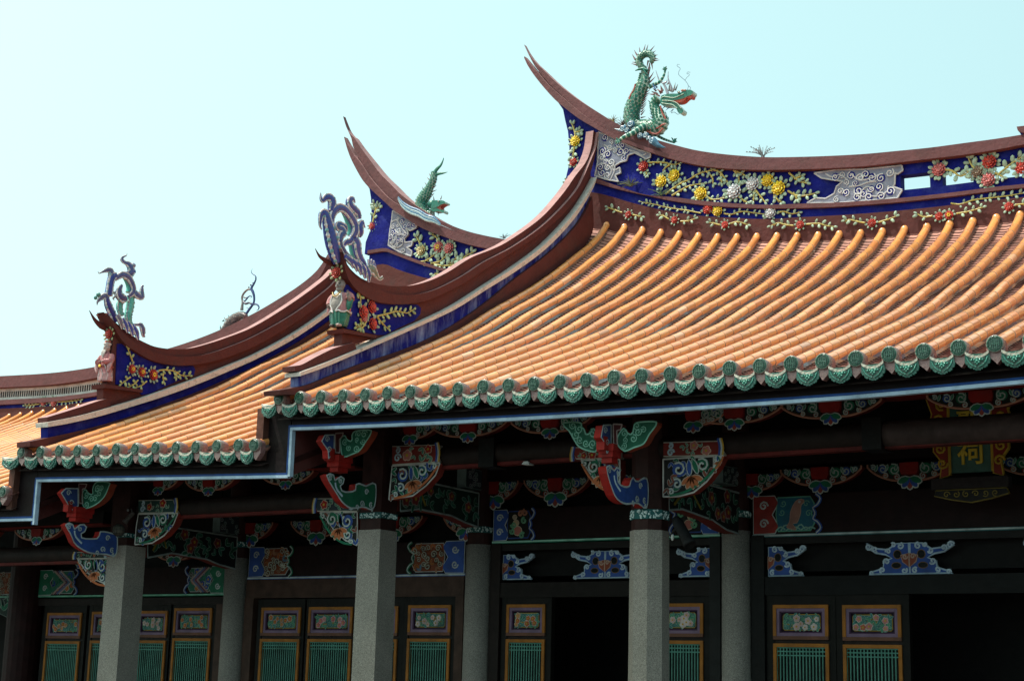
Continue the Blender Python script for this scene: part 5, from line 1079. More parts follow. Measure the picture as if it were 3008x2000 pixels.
for x, y, dx, dy in ((1735, 690, -.6, .9), (1720, 720, -.8, .6), (1700, 700, -1, .5), (1750, 680, -.3, 1), (1700, 745, -1, .1), (1735, 665, -.9, .5), (1760, 655, -.6, 1), (1680, 660, -.8, .8), (1690, 690, -.9, .5), (1670, 640, -.5, 1), (1690, 620, -.7, .8), (1660, 700, -.9, .2), (1830, 660, .1, 1), (1880, 660, .3, 1), (1900, 655, .6, 1), (1850, 665, 0, 1)):
    spikes(m, D([(x, y)], rr_.uniform(5.95, 6.04)), .095, [(dx, rr_.uniform(-.2, .2), dy)], .0135, (.17, .035, .035) if x < 1760 and y > 650 else DB if y < 700 and x < 1700 else (.13, .09, .08), rr_)
for x, y in ((1780, 840), (1830, 850), (1880, 870), (1740, 850)): spikes(m, D([(x, y)], 5.98), .06, [(-.8, 0, -.5)], .008, DB, rr_)
m.build('mane', M['ceramic'], head)
m = MB()
for pts in ([(2040, 650), (2052, 600), (2020, 545), (1975, 505), (1940, 470), (1945, 430), (1962, 405), (1940, 385), (1920, 370), (1930, 353), (1950, 355)], [(2015, 535), (2035, 505), (2062, 480), (2058, 462), (2038, 465), (2042, 443), (2075, 445)], [(2052, 600), (2075, 620), (2072, 650)], [(1960, 915), (1930, 930), (1890, 905), (1855, 915), (1870, 885)]):
    m.tube(smooth(D(pts, 5.98), 24), .0032, 4, (.08, .14, .22))
m.build('whisker', M['ceramic'], head)
m = MB(); sp = []
for x, y, dx, dy in ((1490, 300, -1, .5), (1470, 260, -.7, 1), (1440, 300, -.6, 1), (1500, 240, -.2, 1), (1530, 225, .3, 1), (1560, 215, .4, 1), (1590, 220, .9, .7), (1620, 230, 1, .3), (1640, 255, 1, -.1), (1645, 285, 1, -.3), (1640, 310, 1, -.2), (1625, 330, .3, -1), (1590, 310, -.3, -1), (1470, 330, -1, .2), (1460, 360, -1, .4),
        (1590, 470, .4, 1), (1600, 520, .8, .8), (1605, 560, .9, .6), (1590, 430, .2, 1), (1600, 400, .1, 1)): spikes(m, D([(x, y)], 6.0), .105, [(dx, 0, dy)], .0135, (.15, .045, .05), rr_)
m.build('tail_crest', M['ceramic'], dr); m = MB()
for k in range(11):
    t = k/10; x = 1560-60*t*(1-t)*1.2-55*t; y = 680+320*t; spikes(m, D([(x, y)], 6.0), .085, [(1, 0, .35-.9*(t > .8)+.6*t)], .0115, (.16, .045, .05), rr_)
for k in range(8):
    t = k/7; x = 1625+25*math.sin(3*t); y = 800+200*t; spikes(m, D([(x, y)], 6.0), .065, [(-1, 0, .7)], .010, (.16, .045, .05), rr_)
m.build('spine_crest', M['ceramic'], dr)
def limb(m, pts, rads, ys, claws, cl=.05):
    P = [T('d8', [p], 1, y)[0] for p, y in zip(pts, ys)]
    Q = smooth(P, 22); m.tube(Q, rads, 10, [DG if i % 3 else DE for i in range(21)], True)
    e = P[-1]
    for dx, dz in claws: m.tube([e, e+np.array([dx*cl*.6, -.015, dz*cl*.6+.012]), e+np.array([dx*cl, -.02, dz*cl])], [.012, .010, .002], 6, DG)
for pts, rads, ys, claws in (([(1560, 1060), (1480, 1100), (1400, 1150), (1310, 1190), (1245, 1240)], [.045, .042, .036, .028, .02], [5.90, 5.82, 5.74, 5.68, 5.66], [(-1, -.2), (-.7, -.9), (.1, -1), (.7, -.7), (-.6, .9)]),
        ([(1590, 620), (1660, 585), (1720, 555), (1765, 490), (1785, 425)], [.030, .026, .022, .018, .012], [6.0, 6.02, 6.0, 6.0, 6.0], [(.6, 1), (-.3, 1), (.9, .3), (-.8, .4)]),
        ([(1700, 1180), (1770, 1215), (1840, 1240), (1890, 1255)], [.020, .018, .016, .013], [6.1, 6.12, 6.12, 6.1], [(-.7, 1.4), (.4, 1), (1, .9), (1.1, -.1)]),
        ([(1500, 450), (1490, 500), (1470, 560), (1450, 590)], [.016, .018, .018, .02], [6.05, 6.06, 6.05, 6.02], [])):
    m = MB(); limb(m, pts, rads, ys, claws); m.build('leg', M['ceramic'], dr)
m = MB(); m.tube(D([(1440, 425), (1480, 410), (1530, 400), (1580, 420), (1595, 415)], 5.95), [.006, .016, .02, .014, .004], 7, DG); m.tube(D([(1530, 400), (1560, 450), (1575, 470)], 5.94), [.012, .012, .006], 6, DG); m.build('claw', M['ceramic'], dr)
def cloudlet(m, fr, tg, pts, col, edge, w=0.0, rad=.012):
    for x, y, r in pts:
        u, v = fr.uv(tg, [(x, y)])[0]; m.ball(fr.P(u, v, w), (r, r*.55, r*.85), col, 12, 7); curl(m, fr, u, v, r*.82, w+r*.5, edge, 1.6, x, 1 if int(x) % 2 else -1, rad)
m = MB(); cloudlet(m, Fr(1, 5.80), 'd8', [(1300, 1095, .055), (1390, 1045, .060), (1345, 1120, .045), (1430, 1110, .04), (1495, 1180, .048), (1560, 1175, .050), (1640, 1235, .058), (1600, 1205, .04)], (.04, .13, .24), (.36, .48, .54), rad=.006)
m.tube(D([(1200, 1095), (1250, 1110), (1300, 1120)], 5.8), [.004, .018, .02], 6, (.2, .3, .38)); m.tube(D([(1660, 1250), (1700, 1290), (1760, 1310), (1790, 1312)], 5.78), [.05, .035, .015, .004], 7, (.06, .17, .28))
m.build('cloud_base', M['ceramic'], dr)

# ---- dragon fish on the middle wing
df = empty('dragon_fish_statue', tuple(T('c2', [(1560, 1040)], 1, 6.0)[0]), 'small green dragon-headed fish with forked tail upright on the middle wing ridge', 'statue')
E2 = lambda pts, y=6.0: T('c2', pts, 1, y)
m = MB(); scaly(m, E2([(1640, 650), (1635, 710), (1605, 780), (1565, 850), (1525, 920), (1530, 980), (1570, 1030), (1620, 1030)]), [.038, .046, .056, .077, .088, .086, .072, .055], 12, .040, DE, [DG, (.012, .15, .09)]); m.build('body', M['ceramic'], df)
m = MB(); m.tube(smooth(E2([(1635, 665), (1665, 620), (1700, 585), (1722, 540), (1728, 515)]), 12), [.030, .034, .024, .016, .006], 8, (.01, .15, .10), True, True, ((0, 1, 0), .5)); m.tube(smooth(E2([(1640, 680), (1680, 662), (1725, 655), (1765, 645)]), 10), [.028, .024, .016, .003], 8, (.01, .15, .10), True, True, ((0, 1, 0), .5)); m.build('tail_fin', M['ceramic'], df)
m = MB()
def slab2(pts, y0, y1, col, side=None, n=28): m.prism(smooth(E2(pts, y0), n, True), (0, y1-y0, 0), col, side)
slab2([(1610, 920), (1650, 905), (1690, 905), (1730, 910), (1745, 930), (1700, 945), (1670, 965), (1620, 975)], 5.94, 6.06, DG, DE); slab2([(1615, 945), (1650, 965), (1690, 990), (1730, 995), (1725, 1022), (1690, 1005), (1640, 1010), (1610, 990)], 5.945, 6.055, (.01, .15, .10), DE)
slab2([(1660, 950), (1720, 930), (1742, 935), (1700, 965), (1710, 990), (1680, 985)], 5.955, 6.045, (.38, .04, .02)); m.ball(E2([(1680, 915)], 5.93)[0], .012, (.5, .45, .4), 7, 5)
m.ball(E2([(1625, 945)])[0], (.075, .07, .065), DG, 12, 8); m.build('head', M['ceramic'], df)
m = MB()
for x, y, dx, dy in ((1612, 690, -.6, 1), (1620, 665, -.3, 1), (1600, 720, -.9, .8), (1575, 770, -.7, .9), (1545, 820, -.5, 1), (1640, 750, .8, .5), (1630, 790, 1, .3), (1625, 825, 1, .1), (1620, 860, .9, .5), (1600, 880, 1, .3), (1640, 905, -.2, 1), (1700, 900, .4, .9), (1625, 930, -.6, .8), (1640, 1010, .2, -1), (1680, 1010, 0, -1)): spikes(m, E2([(x, y)], 6.0), .07, [(dx, 0, dy)], .010, (.15, .05, .045), rr_)
m.build('fin_crest', M['ceramic'], df)
m = MB()
for dy, c in ((0, (.06, .16, .30)), (22, (.40, .52, .58)), (42, (.07, .20, .36)), (62, (.42, .54, .58))): m.tube(smooth(E2([(1310, 875+dy*.3), (1350, 925+dy*.6), (1420, 970+dy*.8), (1500, 1000+dy*.8), (1570, 1045+dy*.7), (1640, 1068+dy*.6), (1700, 1125+dy*.2)], 5.75), 24), [.010, .020, .022, .022, .022, .022, .010], 7, c)
m.build('wave_base', M['ceramic'], df)

# ---- crouching carp with a scrolled tail on the far ridge
cp = empty('carp_statue', tuple(T('e3', [(500, 1350)], 1, 6.0)[0]), 'weathered carp-like beast with thin scrolled tail on the dark far left ridge', 'statue')
E3 = lambda pts, y=6.0: T('e3', pts, 1, y)
CB = (.26, .20, .19)
m = MB(); scaly(m, E3([(190, 1530), (290, 1450), (390, 1340), (500, 1250), (620, 1190), (720, 1190)]), [.012, .045, .070, .070, .058, .04], 12, .034, (.20, .17, .18), [CB, (.34, .27, .26), (.17, .14, .16)]); m.ball(E3([(720, 1200)])[0], (.042, .042, .042), (.22, .11, .11), 10, 7)
m.tube(E3([(80, 1565), (200, 1530), (330, 1470), (480, 1420), (620, 1350)], 5.95), [.015, .025, .03, .035, .03], 8, (.10, .11, .14)); m.build('body', M['ceramic'], cp)
m = MB()
for x, y, dx, dy in ((350, 1270, -1, .4), (310, 1270, -.8, .8), (270, 1290, -1, -.4), (380, 1240, -.5, 1), (200, 1470, -.3, 1)): spikes(m, E3([(x, y)]), .07, [(dx, 0, dy)], .014, (.07, .10, .11), rr_)
m.build('fin', M['ceramic'], cp)
m = MB(); TB = (.035, .055, .19)
def tubes3(lst, tagc, y, cols, m):
    for i, (pts, rads) in enumerate(lst): m.tube(smooth(T(tagc, pts, 1, y), 22), [r*.58 for r in rads], 8, cols[i % len(cols)])
tubes3([([(640, 1080), (650, 1000), (660, 900), (645, 820), (680, 730), (760, 650), (830, 640)], [.05, .038, .03, .03, .03, .03, .03]), ([(740, 1150), (800, 1060), (860, 980), (900, 900), (900, 780), (870, 680), (840, 620), (900, 520), (940, 430), (930, 360), (870, 320), (835, 270), (870, 212)], [.035, .034, .032, .028, .03, .036, .042, .032, .024, .018, .014, .010, .003]),
        ([(670, 900), (730, 940), (800, 920), (850, 950)], [.03, .035, .03, .03]), ([(690, 900), (740, 850), (780, 800), (830, 775), (850, 800), (825, 815)], [.02, .022, .02, .016, .012, .008]), ([(660, 800), (720, 815), (750, 810)], [.016, .02, .012]), ([(860, 970), (940, 950), (1000, 1000), (990, 1060), (940, 1090)], [.026, .026, .024, .016, .004]), ([(820, 1000), (790, 1040), (735, 1020)], [.012, .012, .004])], 'e3', 6.0, [(.24, .21, .22), TB, (.10, .10, .16), TB], m)
for x, y in ((790, 600), (830, 550), (880, 510), (920, 470), (935, 410)): m.ball(E3([(x, y)])[0], .014, (.06, .08, .13), 7, 5)
m.build('tail', M['ceramic'], cp)

# ================================================================== SCROLL FINIALS ON THE GABLE RIDGES
CBL = (.028, .048, .27); CWH = (.60, .58, .60); CTQ = (.10, .42, .36)
def ribbon_x(m, tg, X, pts, rads, col, edge=None, n=26, fl=1.0, er=.30):
    rads = [r*(1.06 if tg == 'e1' else 1.04) for r in rads]; P = smooth(T(tg, pts, 0, X), n); R = np.interp(np.linspace(0, 1, n), np.linspace(0, 1, len(rads)), rads); m.tube(P, R, 9, col, True, True, ((1, 0, 0), fl))
    if edge:                                             # pale glazed rims along both sides
        for s in (-1, 1):
            Q = []
            for i in range(n):
                t = P[min(i+1, n-1)]-P[max(i-1, 0)]; t /= np.linalg.norm(t)+1e-9; q = np.cross(t, np.array([1.0, 0, 0])); Q.append(P[i]+s*q*R[i]*.86+np.array([R[i]*fl*.5, 0, 0]))
            m.tube(Q, R*er*.7+.002, 6, edge)
            for i in range(2, n-2, 3): m.ball(Q[i]+s*np.array([0, 0, 0]), R[i]*.30+.002, edge if (i//3) % 2 else (.16, .34, .36), 6, 4)
f1 = empty('scroll_finial', tuple(T('e1', [(330, 1080)], 0, -.02)[0]), 'blue and white scroll finial with an oval opening on the big hall gable ridge', 'finial', 'scroll finials on the gable ridges')
m = MB(); X1 = .04
ribbon_x(m, 'e1', X1, [(320, 1100), (270, 960), (225, 800), (190, 640), (160, 500), (145, 420)], [.055, .070, .075, .072, .062, .05], CBL, CWH, 28, .8, .22)
ribbon_x(m, 'e1', X1, [(150, 420), (120, 350), (70, 360), (50, 450), (50, 540), (75, 600)], [.05, .042, .03, .024, .016, .006], CBL, CWH, 20, .7)
m.build('stem', M['ceramic'], f1)
m = MB()
ribbon_x(m, 'e1', X1, [(225, 640), (215, 520), (225, 400), (260, 310), (330, 265), (410, 290), (480, 360), (540, 450), (580, 550), (580, 640), (540, 720)], [.035, .032, .034, .040, .042, .040, .040, .042, .042, .040, .03], (.05, .065, .26), CWH, 40, .9, .34)
ribbon_x(m, 'e1', X1-.05, [(400, 310), (460, 400), (500, 500), (520, 600), (520, 690)], [.02, .03, .035, .035, .03], CTQ, None, 20, 1.2)
m.build('ring', M['ceramic'], f1)
m = MB()
ribbon_x(m, 'e1', X1, [(215, 320), (225, 230), (230, 170), (190, 110), (130, 110), (85, 160), (60, 110), (60, 35)], [.035, .042, .046, .040, .034, .024, .014, .004], CBL, CWH, 26, .8)
ribbon_x(m, 'e1', X1, [(640, 440), (620, 350), (560, 290), (500, 220), (500, 150), (550, 130), (590, 190)], [.030, .038, .040, .040, .036, .024, .006], (.05, .06, .25), CWH, 24, .9)
ribbon_x(m, 'e1', X1, [(660, 720), (660, 640), (650, 560), (690, 490), (720, 540), (745, 570)], [.012, .042, .044, .034, .020, .006], CBL, CWH, 20, .8)
ribbon_x(m, 'e1', X1, [(350, 780), (360, 690), (400, 650), (380, 600), (320, 570), (310, 530), (350, 520), (430, 570), (450, 640)], [.03, .036, .04, .036, .032, .03, .028, .03, .012], (.04, .08, .26), CWH, 30, .9)
m.build('leaf', M['ceramic'], f1)
m = MB()
ribbon_x(m, 'e1', X1, [(560, 740), (600, 800), (615, 900), (640, 1000), (690, 1080), (760, 1150)], [.042, .050, .046, .040, .032, .012], (.06, .07, .30), CWH, 24, .8)
ribbon_x(m, 'e1', X1-.06, [(530, 800), (555, 900), (580, 1000), (620, 1060)], [.03, .035, .035, .02], CTQ, None, 16, 1.2)
ribbon_x(m, 'e1', X1, [(540, 720), (500, 780), (440, 800), (400, 860), (380, 820)], [.030, .032, .030, .02, .01], CBL, CWH, 18, .8)
ribbon_x(m, 'e1', X1, [(350, 770), (370, 850), (430, 950), (500, 1010), (540, 1020)], [.024, .03, .026, .02, .01], (.05, .06, .18), CWH, 18, .8)
m.build('stem', M['ceramic'], f1)
m = MB()
for k in range(5):
    x0, y0, x1, y1 = 440+75*k, 1010+38*k, 560+60*k, 1190+55*k
    ribbon_x(m, 'e1', X1+.10, [(x0, y0), ((x0+x1)/2+18, (y0+y1)/2-10), (x1, y1)], [.026, .038, .010], CBL, CWH, 14, .7, .22)
for k in range(6): a = -.3+.5*k; ribbon_x(m, 'e1', X1+.08, [(800, 1180), (800+95*math.cos(a-1.2), 1150+85*math.sin(a-1.2))], [.012, .024], (.14, .17, .40), CWH, 6, .7, .3)
ribbon_x(m, 'e1', X1+.08, [(790, 1190), (860, 1230), (900, 1290), (960, 1360), (1010, 1330)], [.04, .046, .03, .014, .014], (.16, .20, .16), CWH, 18, .8)
m.build('feather_base', M['ceramic'], f1)
f2_ = empty('scroll_finial', tuple(T('e2', [(600, 1300)], 0, -3.72)[0]), 'tall slim blue and white scroll finial with turquoise inner stems on the middle wing gable', 'finial', 'scroll finials on the gable ridges')
m = MB(); X2 = -3.65
ribbon_x(m, 'e2', X2, [(450, 1260), (400, 1130), (340, 1000), (310, 900), (300, 840)], [.036, .046, .046, .044, .032], (.035, .03, .20), CWH, 22, .8, .25)
ribbon_x(m, 'e2', X2, [(320, 860), (270, 810), (200, 850), (150, 910), (145, 965)], [.034, .032, .028, .016, .004], (.10, .10, .22), CWH, 16, .8); m.ball(T('e2', [(170, 790)], 0, X2)[0], (.03, .03, .03), (.08, .24, .22), 7, 5); m.ball(T('e2', [(120, 840)], 0, X2)[0], (.02, .025, .025), (.08, .24, .22), 7, 5)
ribbon_x(m, 'e2', X2, [(330, 800), (350, 680), (370, 560), (400, 480), (470, 450)], [.046, .044, .044, .045, .03], CBL, CWH, 20, .8, .34)
m.build('stem', M['ceramic'], f2_)
m = MB(); ribbon_x(m, 'e2', X2, [(440, 520), (500, 480), (570, 450), (650, 480), (700, 540), (740, 620), (760, 700), (740, 760), (680, 820)], [.026, .03, .036, .04, .038, .034, .032, .028, .018], (.08, .09, .24), CWH, 34, .9, .34)
ribbon_x(m, 'e2', X2-.05, [(600, 500), (660, 570), (690, 660), (670, 750)], [.014, .028, .032, .026], CTQ, None, 18, 1.2); m.build('ring', M['ceramic'], f2_)
m = MB(); ribbon_x(m, 'e2', X2, [(380, 470), (380, 400), (340, 370), (270, 385), (215, 410), (175, 425), (160, 390)], [.04, .036, .03, .022, .012, .006, .003], (.09, .09, .20), CWH, 22, .8)
ribbon_x(m, 'e2', X2, [(680, 440), (720, 400), (710, 330), (670, 270), (600, 235), (560, 180), (600, 140), (645, 120), (655, 85)], [.04, .046, .042, .034, .02, .022, .014, .007, .003], (.07, .09, .26), CWH, 28, .8); m.ball(T('e2', [(755, 290)], 0, X2)[0], (.04, .035, .035), (.26, .26, .38), 8, 6); m.ball(T('e2', [(760, 395)], 0, X2)[0], (.035, .035, .035), (.05, .11, .34), 8, 6)
ribbon_x(m, 'e2', X2, [(760, 720), (820, 800), (900, 830), (900, 740), (910, 650), (940, 640)], [.024, .042, .034, .030, .024, .008], (.09, .11, .26), CWH, 22, .8)
ribbon_x(m, 'e2', X2, [(640, 860), (560, 850), (510, 790), (520, 700), (570, 620)], [.03, .05, .046, .032, .014], (.06, .05, .18), CWH, 22, .8)
ribbon_x(m, 'e2', X2-.02, [(500, 780), (440, 760), (410, 740)], [.026, .022, .008], (.14, .26, .26), CWH, 10, .9); ribbon_x(m, 'e2', X2, [(470, 800), (420, 850), (440, 880)], [.016, .014, .004], (.3, .32, .34), None, 10)
m.build('leaf', M['ceramic'], f2_)
m = MB(); ribbon_x(m, 'e2', X2-.03, [(710, 800), (710, 920), (690, 1040), (670, 1150), (690, 1240), (740, 1290)], [.038, .046, .046, .044, .04, .016], CTQ, (.34, .40, .42), 24, .9, .2)
ribbon_x(m, 'e2', X2-.03, [(640, 860), (560, 900), (520, 960), (530, 1060), (550, 1120), (600, 1110)], [.024, .03, .036, .038, .03, .014], CTQ, (.40, .42, .44), 22, .9, .22)
ribbon_x(m, 'e2', X2, [(760, 1300), (840, 1300), (890, 1310), (920, 1400), (930, 1490), (965, 1498)], [.012, .014, .026, .034, .026, .006], (.10, .09, .20), CWH, 20, .8); m.build('stem', M['ceramic'], f2_)
m = MB()
for k in range(4):
    x0, y0 = 480+90*k, 1140+60*k; ribbon_x(m, 'e2', X2+.10, [(x0, y0), (x0+50, y0+90), (x0+95, y0+230)], [.026, .034, .016], (.04, .06, .32) if k else (.16, .14, .22), CWH, 14, .7, .3)
m.build('feather_base', M['ceramic'], f2_)

# ================================================================== FIGURINES
SKIN = (.24, .20, .19); FPK = (.42, .16, .17); FTE = (.015, .16, .11); FW = (.56, .52, .52)
def oval(m, c, prof, col, n=16, edge=None):
    """body surface from oval rings: (x offset, y offset, z, rx, ry)"""
    V = [np.array([c[0]+ox+rx*math.cos(2*math.pi*k/n), c[1]+oy+ry*math.sin(2*math.pi*k/n), c[2]+z]) for ox, oy, z, rx, ry in prof for k in range(n)]
    F = [(i*n+k, i*n+(k+1) % n, (i+1)*n+(k+1) % n, (i+1)*n+k) for i in range(len(prof)-1) for k in range(n)]
    m.add(V, F, [x for x in col for _ in range(n)] if isinstance(col, list) else col, True); m.add(V[-n:], [tuple(range(n))], col[-1] if isinstance(col, list) else col); m.add(V[:n], [tuple(range(n-1, -1, -1))], col[0] if isinstance(col, list) else col)
def face(m, c, r, skin):
    """c: head centre; the face looks towards -Y"""
    for s in (-1, 1):
        m.ball(c+np.array([s*r*.36, -r*.86, r*.12]), (r*.15, r*.08, r*.08), (.05, .04, .04), 6, 4); m.tube([c+np.array([s*r*.16, -r*.95, r*.30]), c+np.array([s*r*.40, -r*.90, r*.36]), c+np.array([s*r*.60, -r*.72, r*.26])], r*.06, 4, (.06, .05, .05))
        m.ball(c+np.array([s*r*.93, -r*.05, -r*.05]), (r*.14, r*.20, r*.36), skin, 7, 6); m.ball(c+np.array([s*r*.45, -r*.72, -r*.22]), (r*.26, r*.2, r*.22), skin, 7, 5)
    m.ball(c+np.array([0, -r*1.0, -r*.08]), (r*.16, r*.20, r*.24), skin, 7, 6); m.tube([c+np.array([-r*.30, -r*.86, -r*.44]), c+np.array([0, -r*.96, -r*.50]), c+np.array([r*.30, -r*.86, -r*.44])], r*.06, 5, (.16, .05, .05))
def hand(m, c, d, L, skin):
    """palm, four unequal fingers and a thumb; d points along the fingers"""
    d = np.array(d, float); d /= np.linalg.norm(d); u = np.cross(d, [0, 1, 0]); u /= np.linalg.norm(u); v = np.cross(u, d)
    m.ball(c+d*L*.22, (L*.28, L*.24, L*.11), skin, 8, 6, ax=[d, u, v])
    for k, (o, l) in enumerate(((-.17, .44), (-.06, .52), (.06, .49), (.17, .38))): p = c+d*L*.42+u*L*o; m.tube([p, p+d*L*l*.5+u*L*o*.3, p+d*L*l+u*L*o*.5-v*L*.06], [L*.062, L*.055, L*.03], 6, skin)
    m.tube([c+d*L*.12+u*L*.20, c+d*L*.32+u*L*.38, c+d*L*.50+u*L*.42], [L*.07, L*.062, L*.035], 6, skin)
# bald figure in an open pink robe
b0 = T('c5', [(790, 826)], 0, .035)[0]; top = T('c5', [(775, 372)], 0, .035)[0]; Hh = top[2]-b0[2]; b0 = np.array([.03, b0[1]-.03, b0[2]])
fg = empty('figurine', tuple(b0), 'bald bare-chested figurine in pink robe and teal skirt standing on the big hall gable shelf', 'statue', 'figurines on the gable shelves')
S = Hh/.46; k = lambda *a: tuple(x*S for x in a)
m = MB()
oval(m, b0, [k(0, 0, .0, .075, .06), k(0, 0, .03, .085, .068), k(0, 0, .09, .09, .072), k(0, -.005, .15, .094, .078), k(0, -.01, .19, .095, .084), k(0, -.012, .23, .092, .082), k(0, -.006, .27, .088, .072), k(0, 0, .305, .084, .06), k(0, 0, .325, .062, .046), k(0, 0, .335, .034, .034), k(0, -.003, .35, .033, .033)], [(.01, .09, .065)]*3+[SKIN]*7)
hc = b0+np.array(k(0, -.012, .398)); m.ball(hc, k(.048, .05, .062), SKIN, 14, 10); face(m, hc, .05*S, SKIN)
m.ball(hc+np.array(k(0, -.01, -.038)), k(.04, .036, .026), SKIN, 9, 6)
for s, el, wr in ((1, (.125, -.02, .245), (.135, -.06, .285)), (-1, (-.115, -.02, .22), (-.085, -.075, .19))):
    sh = b0+np.array(k(s*.078, 0, .305)); e = b0+np.array(k(*el)); w_ = b0+np.array(k(*wr)); m.tube(smooth([sh, e, w_], 12), [.028*S, .024*S, .017*S], 8, SKIN); hand(m, w_, (w_-e)+np.array([0, 0, .04*S]), .05*S, SKIN)
fb = m.build('body', M['ceramic'], fg)
m = MB()                                                # robe: open over the chest, wide sleeves, scalloped hem
n = 22
V = []
for z, r, ry, op in ((.318, .088, .062, .50), (.28, .098, .078, .62), (.24, .102, .088, .74), (.20, .104, .092, .62), (.165, .104, .09, .35), (.135, .110, .092, .15)):
    for q in range(n+1):
        a = -math.pi/2+op+(2*math.pi-2*op)*q/n; V.append(b0+np.array(k(r*math.cos(a), ry*math.sin(a), z+(.010*math.sin(q*1.9) if z < .15 else 0))))
m.add(V, [(i*(n+1)+q, i*(n+1)+q+1, (i+1)*(n+1)+q+1, (i+1)*(n+1)+q) for i in range(5) for q in range(n)], FPK, True)
for q0 in (0, n): m.tube([V[i*(n+1)+q0] for i in range(6)], .008*S, 5, FW)
m.tube([V[5*(n+1)+q] for q in range(n+1)], .008*S, 5, FW)
for s, el in ((1, (.118, -.012, .25)), (-1, (-.11, -.01, .225))):
    sh = b0+np.array(k(s*.08, 0, .305)); e = b0+np.array(k(*el)); m.tube(smooth([sh, (sh+e)/2+np.array(k(s*.01, 0, 0)), e], 8), [.036*S, .044*S, .046*S], 10, FPK); m.tube([e, e+np.array(k(0, -.01, -.07)), e+np.array(k(-s*.01, -.01, -.10))], [.040*S, .034*S, .008*S], 9, FTE if s > 0 else FPK, True, True, ((0, 1, 0), .6))
m.tube(smooth([b0+np.array(k(-.05, -.066, .325)), b0+np.array(k(-.02, -.086, .285)), b0+np.array(k(.02, -.086, .285)), b0+np.array(k(.05, -.066, .325))], 10), .007*S, 5, GOLD)
m.build('robe', M['ceramic'], fg)
m = MB(); oval(m, b0, [k(0, 0, .018, .082, .066), k(0, 0, .06, .092, .074), k(0, 0, .11, .098, .08), k(0, 0, .155, .099, .082)], FTE)
for x in (-.05, -.018, .018, .05): m.tube([b0+np.array(k(x, -.078, .15)), b0+np.array(k(x*1.1, -.082, .09)), b0+np.array(k(x, -.072, .02))], .0045*S, 4, (.10, .30, .22))
m.build('skirt', M['ceramic'], fg)
m = MB()
for s in (-1, 1): m.ball(b0+np.array(k(s*.038, -.055, .008)), k(.026, .042, .016), (.06, .04, .04) if s < 0 else (.45, .32, .30), 8, 5)
m.build('shoe', M['ceramic'], fg)
# bearded official in a hat
b1 = T('c8', [(985, 700)], 0, -3.655)[0]; tp = T('c8', [(925, 300)], 0, -3.655)[0]; H2 = tp[2]-b1[2]; b1 = np.array([-3.66, b1[1]-.03, b1[2]])
fo = empty('figurine', tuple(b1), 'bearded figurine in pink robe and flat hat on the middle wing gable shelf', 'statue', 'figurines on the gable shelves')
S = H2/.46; PK2 = (.40, .13, .14); PK3 = (.48, .24, .25)
m = MB(); oval(m, b1, [k(0, 0, 0, .07, .055), k(0, 0, .05, .078, .062), k(0, 0, .12, .072, .06), k(0, 0, .20, .07, .058), k(0, 0, .26, .074, .056), k(0, 0, .30, .07, .05), k(0, 0, .322, .034, .034), k(0, 0, .34, .026, .026)], PK2)
hc = b1+np.array(k(0, -.008, .378)); m.ball(hc, k(.036, .04, .05), (.40, .28, .26), 12, 9); face(m, hc, .038*S, (.40, .28, .26))
for s in (-1, 1):
    sh = b1+np.array(k(s*.07, 0, .295)); e = b1+np.array(k(s*.092, -.03, .225)); w_ = b1+np.array(k(s*.03, -.082, .215)); m.tube(smooth([sh, e, w_], 10), [.026*S, .022*S, .016*S], 8, PK2); hand(m, w_, (-s*.8, -.3, .1), .035*S, (.40, .28, .26))
m.build('body', M['ceramic'], fo)
m = MB(); n = 20
oval(m, b1, [k(0, 0, .008, .088, .066), k(0, 0, .03, .092, .07), k(0, 0, .10, .082, .066), k(0, 0, .18, .076, .062), k(0, 0, .25, .080, .060), k(0, 0, .306, .074, .054)], [PK3, PK3, PK2, PK2, PK2])
for s in (-1, 1):
    sh = b1+np.array(k(s*.075, 0, .292)); e = b1+np.array(k(s*.098, -.025, .225)); w_ = b1+np.array(k(s*.045, -.078, .212)); m.tube(smooth([sh, e, w_], 10), [.032*S, .036*S, .034*S], 9, PK2)
    m.tube([e, e+np.array(k(-s*.005, -.02, -.07)), e+np.array(k(-s*.01, -.02, -.12))], [.038*S, .036*S, .012*S], 9, PK3, True, True, ((0, 1, 0), .5)); m.tube([w_, w_+np.array(k(s*.03, .01, -.08))], .005*S, 4, FW)
for q in range(9): a = 2*math.pi*q/9; m.tube([b1+np.array(k(.088*math.cos(a), .07*math.sin(a), .01)), b1+np.array(k(.09*math.cos(a+.2), .072*math.sin(a+.2), .07)), b1+np.array(k(.082*math.cos(a-.1), .066*math.sin(a-.1), .13))], .0035*S, 4, FW)
m.lathe([(.084*S, -.012*S), (.088*S, 0), (.084*S, .012*S)], b1+np.array(k(0, 0, .165)), (0, 0, 1), 18, (.20, .03, .03)); m.ball(b1+np.array(k(0, -.09, .165)), k(.018, .012, .018), FYEL, 8, 6)
m.build('robe', M['ceramic'], fo)
m = MB(); m.lathe([(.0, .06*S), (.026*S, .06*S), (.036*S, .044*S), (.034*S, .03*S), (.046*S, .022*S), (.046*S, .012*S), (.036*S, .006*S), (.036*S, -.004*S)], b1+np.array(k(0, -.004, .405)), (0, 0, 1), 14, [(.42, .12, .10)]*3+[FW]*4); m.build('hat', M['ceramic'], fo)
m = MB()
for x in (-.02, -.008, .006, .018): m.tube(smooth([hc+np.array(k(x, -.034, -.026)), hc+np.array(k(x*1.2, -.046, -.06)), hc+np.array(k(x*.6, -.05, -.10-.02*(abs(x) < .01)))], 8), [.010*S, .009*S, .002*S], 6, (.50, .44, .42))
m.build('beard', M['ceramic'], fo)

